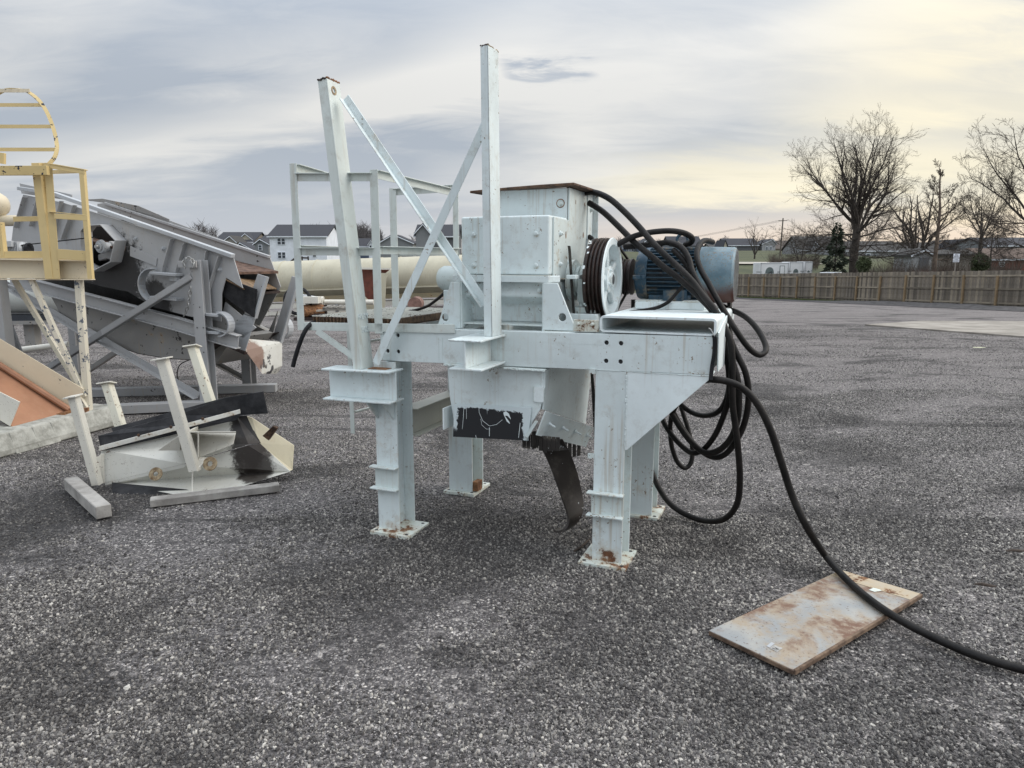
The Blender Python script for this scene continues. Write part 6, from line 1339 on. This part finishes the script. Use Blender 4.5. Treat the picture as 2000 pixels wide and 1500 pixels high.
# ------------------------------------------------------------------ trees
bark = simple('bark', (.040, .033, .029), .95, .4, 3, .6, c2=(.08, .066, .055), bscale=14); twigm = simple('twigs', (.045, .036, .030), .95, .3, 2, 0, c2=(.075, .06, .048))
barkl = simple('bark_light', (.12, .09, .07), .95, .3, 3, .4, c2=(.17, .13, .10))
def tree(base, H, spread, r0, seed, lab, counts=(15, 8, 6, 4), first=.22, up=.35, lean=0, name='bare_tree', grp='bare trees beyond the fence', mats=None, shape=1.0, forks=0, twr=.011, droop=0.25, cat='tree', fan=0):
    rn = random.Random(seed); base = Vector(base); e = empty(name, base, lab, cat, grp); thick, thin = MB(), MB()
    def perp(d):
        a = Vector((rn.gauss(0, 1), rn.gauss(0, 1), rn.gauss(0, 1))); a -= d * a.dot(d); return a.normalized()
    def limb(p, d, L, r, lv):
        n = (9, 7, 5, 4, 3)[lv]; pts = [p]; rs = [r]; dd = d.copy(); q = p.copy()
        for i in range(n):
            j = (.05, .11, .16, .20, .24)[lv]; dd = (dd + Vector((rn.gauss(0, j), rn.gauss(0, j), rn.gauss(0, j))) + UP * (up * .16 if lv < 3 else .04)).normalized(); q = q + dd * L / n; pts.append(q.copy()); k = (i + 1) / n
            rs.append(max(twr * .55, r * ((1 - k * .82) if lv else (1 - k * .80))))
        (thick if lv <= 1 else thin).tube(pts, rs, (9, 6, 4, 3, 3)[lv], lv < 2)
        if lv >= len(counts): return
        for c in range(counts[lv]):
            lo = first if lv == 0 else .18; k = lo + (1 - lo) * ((c + rn.uniform(.1, .9)) / counts[lv]); f = k * n; i = min(int(f), n - 1); pp_ = pts[i].lerp(pts[i + 1], f - i); pr = rs[i] + (rs[i + 1] - rs[i]) * (f - i); ld = (pts[i + 1] - pts[i]).normalized()
            if lv == 0:
                az = c * 2.4 + rn.uniform(-.4, .4); el = R(-4 + 62 * ((k - first) / (1 - first)) ** .8 + rn.uniform(-7, 7)); nd = Vector((math.cos(az) * math.cos(el), math.sin(az) * math.cos(el), math.sin(el)))
                env = (.72 + .28 * math.sin(math.pi * min(1, (k - first) / (1 - first) * 1.3))) * (1 if k < .6 else 1 - (k - .6) * 1.5); nl = spread * env * rn.uniform(.85, 1.12) * shape; nr = min(pr * .60, r0 * .33) * rn.uniform(.7, 1.05)
            else:
                an = R(rn.uniform(24, 52)); nd = (ld * math.cos(an) + perp(ld) * math.sin(an)).normalized(); nl = L * (1 - k * .45) * rn.uniform(.34, .60); nr = max(twr, pr * rn.uniform(.45, .65))
            limb(pp_, nd, nl, nr, lv + 1)
    d0 = Vector((lean, 0, 1)).normalized()
    if fan:
        hs_ = .37 * H; tk = [base - UP * .4, base + UP * .3, base + UP * 1.0, base + UP * hs_ * .6 + Vector((rn.gauss(0, .08), 0, 0)), base + UP * hs_, base + UP * hs_ * 1.25]
        thick.tube(tk, [r0 * 1.5, r0 * 1.2, r0 * 1.02, r0 * .95, r0 * .80, r0 * .25], 12)
        for k in range(fan):
            th0 = R(4 + 50 * (k / (fan - 1)) + rn.uniform(-4, 4)); az = k * 2.4 + rn.uniform(-.3, .3); dl = Vector((math.sin(th0) * math.cos(az), math.sin(th0) * math.sin(az), math.cos(th0)))
            Lr = 1 / math.sqrt((math.sin(th0) / (spread * 1.02)) ** 2 + (math.cos(th0) / (.62 * H)) ** 2); limb(base + UP * hs_ * rn.uniform(.88, 1.12), dl, Lr * rn.uniform(.88, 1.02), r0 * rn.uniform(.30, .46), 1)
        for k in range(int(fan * 1.0)):
            z = H * (.15 + .24 * k / fan); az = k * 2.4 + 1.1; el = R(rn.uniform(-2, 22)); limb(base + UP * z, Vector((math.cos(az) * math.cos(el), math.sin(az) * math.cos(el), math.sin(el))), spread * rn.uniform(.75, 1.05), r0 * rn.uniform(.16, .24), 1)
    elif forks:
        thick.tube([base - UP * .3, base + UP * H * .12], [r0 * 1.25, r0], 9)
        for k in range(forks):
            az = k * 6.28 / forks + .4; limb(base + UP * H * .10, Vector((math.cos(az) * .42, math.sin(az) * .42, 1)).normalized(), H * rn.uniform(.7, .95), r0 * .6, 1)
    else:
        thick.tube([base - UP * .4, base + UP * .25, base + UP * .9], [r0 * 1.5, r0 * 1.18, r0 * 1.0], 10); limb(base + UP * .2, d0, H * .92, r0, 0)
    thick.build('trunk', (mats or (bark,))[0], e, smooth=True); c_ = thin.build('crown', (mats or (0, twigm))[1], e); c_['kind'] = 'stuff'
    return e
def tb(u, Y): p = PY(u, 500, Y); return Vector((p.x, Y, GZ(p.x, Y)))
def th_(u, v, Y): b = tb(u, Y); return PY(u, v, Y).z - b.z
tree(tb(1670, 75), th_(1675, 262, 75), 8.9, .45, 17, 'largest spreading bare tree rising behind the fence', (0, 14, 9, 6), .20, twr=.0095, up=.12, fan=13)
tree(tb(1790, 95), th_(1790, 368, 95), 6, .40, 5, 'dark multi-stemmed bare tree right of the largest one', (11, 10, 7), forks=7)
tree(tb(1828, 70), th_(1815, 305, 70), 3.8, .25, 8, 'tall broken-topped bare tree with reddish trunk', (18, 10, 8, 6), .22, mats=(barkl, twigm), shape=.8)
tree(tb(1912, 85), th_(1912, 325, 85), 4.3, .22, 21, 'slender bare tree behind the white sign', (0, 11, 8, 5), .16, up=.2, fan=8)
tree(tb(2035, 60), th_(2035, 200, 60), 7.4, .34, 33, 'big bare tree reaching in from the right edge', (0, 13, 9, 6), .20, fan=10, up=.15)
tree(tb(1563, 100), th_(1563, 437, 100), 3.6, .13, 41, 'small bare tree behind the trailers', (12, 9, 7), .12, forks=4)
tree(tb(1474, 130), th_(1474, 437, 130), 2.6, .14, 51, 'small pale bare tree beside the ranch house', (12, 9, 7), .12, forks=5)
tree(tb(1940, 75), th_(1935, 420, 75), 3.0, .12, 61, 'low bare tree in front of the brick building', (10, 7, 4), .2)
# spruce
def leafy(e, c, rx, ry, rz, n, s0, mt_, seed, cone=False, nm='foliage'):
    rn = random.Random(seed); m_ = MB()
    for _ in range(n):
        if cone:
            k = rn.random() ** .6; z = (1 - k) * rz; rad = rx * k * (.75 + .35 * math.sin(z * 5.1)) ; az = rn.uniform(0, 6.28); rr0 = rad * rn.uniform(.25, 1) ** .5
            p = c + Vector((math.cos(az) * rr0, math.sin(az) * rr0, z - .25 * rr0)); d = Vector((math.cos(az), math.sin(az), -.35 + rn.uniform(-.3, .3))).normalized()
        else:
            while True:
                q = Vector((rn.uniform(-1, 1), rn.uniform(-1, 1), rn.uniform(-1, 1)))
                if q.length < 1 and noise.noise(q * 2.2 + Vector((seed, 0, 0))) > -.12: break
            p = c + Vector((q.x * rx, q.y * ry, q.z * rz)); d = Vector((rn.gauss(0, 1), rn.gauss(0, 1), rn.gauss(0, 1))).normalized()
        s_ = s0 * rn.uniform(.6, 1.4); w_ = d.orthogonal().normalized(); w_ = (w_ * math.cos(rn.uniform(0, 3)) + d.cross(w_) * math.sin(rn.uniform(0, 3))).normalized()
        m_.add([p, p + d * s_ * .5 + w_ * s_ * .22, p + d * s_, p + d * s_ * .5 - w_ * s_ * .22], [(0, 1, 2, 3)])
    o = m_.build(nm, mt_, e); o['kind'] = 'stuff'; return o
evg = simple('spruce_needles', (.018, .028, .016), .9, .4, 2, 0, c2=(.045, .06, .035)); lvg = simple('laurel_leaves', (.035, .055, .02), .8, .4, 2, 0, c2=(.08, .10, .04))
b = tb(1632, 68); e = empty('spruce_tree', b, 'dark spruce standing left of the largest bare tree', 'tree'); MB().cyl(b, b + UP * th_(1632, 441, 68) * .95, .14, 8, .03).build('trunk', bark, e)
hh_ = th_(1632, 439, 68); leafy(e, b + UP * .3, 1.75, 1.75, hh_, 2300, .36, evg, 3, cone=True)
for (u, v0, v1, wpx, Y, n, mt_, lab) in ((1687, 503, 531, 26, 64, 2600, lvg, 'round green laurel bush behind the fence near the largest tree'), (1914, 498, 530, 34, 62, 2600, lvg, 'yellow-green bush behind the fence right of the sign'), (1402, 522, 545, 12, 66, 700, evg, 'small dark evergreen behind the fence beside the fan cover')):
    p = PY(u, (v0 + v1) / 2, Y); r_ = (v1 - v0) / 2 / FL * Y; b = Vector((p.x, Y, GZ(p.x, Y))); e = empty('bush', b, lab, 'bush'); leafy(e, Vector((p.x, Y, max(p.z, b.z + r_))), wpx / 2 / FL * Y, r_, r_ * 1.15, n, .16, mt_, u)
# tangled brush behind the fence
def brush(name, pts, n, hmin, hmax, mt_, seed, lab, r_=.012):
    rn = random.Random(seed); m_ = MB()
    for _ in range(n):
        u, Y = rn.uniform(*pts[0]), rn.uniform(*pts[1]); b = tb(u, Y); h = rn.uniform(hmin, hmax) * (.7 + .6 * noise.noise(Vector((u * .03, Y * .1, seed)))); 
        a_ = Vector((rn.gauss(0, .25), rn.gauss(0, .25), 1)) * h; m = b + a_ * .5 + Vector((rn.gauss(0, .1), rn.gauss(0, .1), 0)); m_.tube([b, m, b + a_], [r_, r_ * .8, r_ * .4], 3, False)
        for _k in range(4): d = Vector((rn.gauss(0, .5), rn.gauss(0, .5), .6)) * h * .4; q = b.lerp(m, rn.uniform(.3, 1)); m_.tube([q, q + d], [r_ * .6, r_ * .3], 3, False)
    return tag(m_.build(name, mt_), lab, None, None, 'stuff')
brb = simple('brush_brown', (.075, .055, .045), .95, .4, 1, 0, c2=(.12, .095, .075)); brr = simple('brush_red', (.11, .05, .045), .95, .4, 1, 0)
brush('brush', ((1690, 1990), (66, 80)), 3400, 1.8, 4.2, brb, 1, 'tangled brown brush behind the fence')
brush('brush', ((1790, 1895), (58, 62)), 1300, 1.2, 2.3, brr, 2, 'reddish twiggy hedge behind the fence')
brush('brush', ((1505, 1600), (98, 112)), 900, 1.0, 3.0, brb, 3, 'brown brush on the slope behind the trailers')
# far woods on the skyline
def woods(name, rngs, n, Y0, Y1, hf, seed, lab):
    rn = random.Random(seed); m_ = MB()
    for _ in range(n):
        u0, u1 = rn.choice(rngs); u = rn.uniform(u0, u1); Y = rn.uniform(Y0, Y1); b = tb(u, Y); h = hf(u) * rn.uniform(.75, 1.1); r_ = .16
        m_.tube([b, b + UP * h * .5, b + UP * h + Vector((rn.gauss(0, .6), 0, 0))], [r_ * 1.4, r_, r_ * .3], 3, False)
        for k in range(22):
            z = h * rn.uniform(.25, .97); az = rn.uniform(0, 6.28); l_ = h * rn.uniform(.12, .30); q = b + UP * z; d = Vector((math.cos(az), math.sin(az), rn.uniform(.5, 1.6))).normalized() * l_; m_.tube([q, q + d], [r_ * .5, r_ * .2], 3, False)
    return tag(m_.build(name, simple('woods_bark', (.10, .092, .095), .95, .2, .1, 0)), lab, None, None, 'stuff')
woods('far_woods', [(370, 530), (690, 750), (600, 900)], 420, 330, 430, lambda u: 10.5 + 3.5 * math.sin(u * .021 + 1.0) + (4 if 380 < u < 425 or 695 < u < 745 else 0), 4, 'hazy bare woods on the skyline beyond the houses')
woods('far_woods', [(1150, 1600)], 200, 360, 460, lambda u: 7, 5, 'low line of bare trees behind the ranch houses')
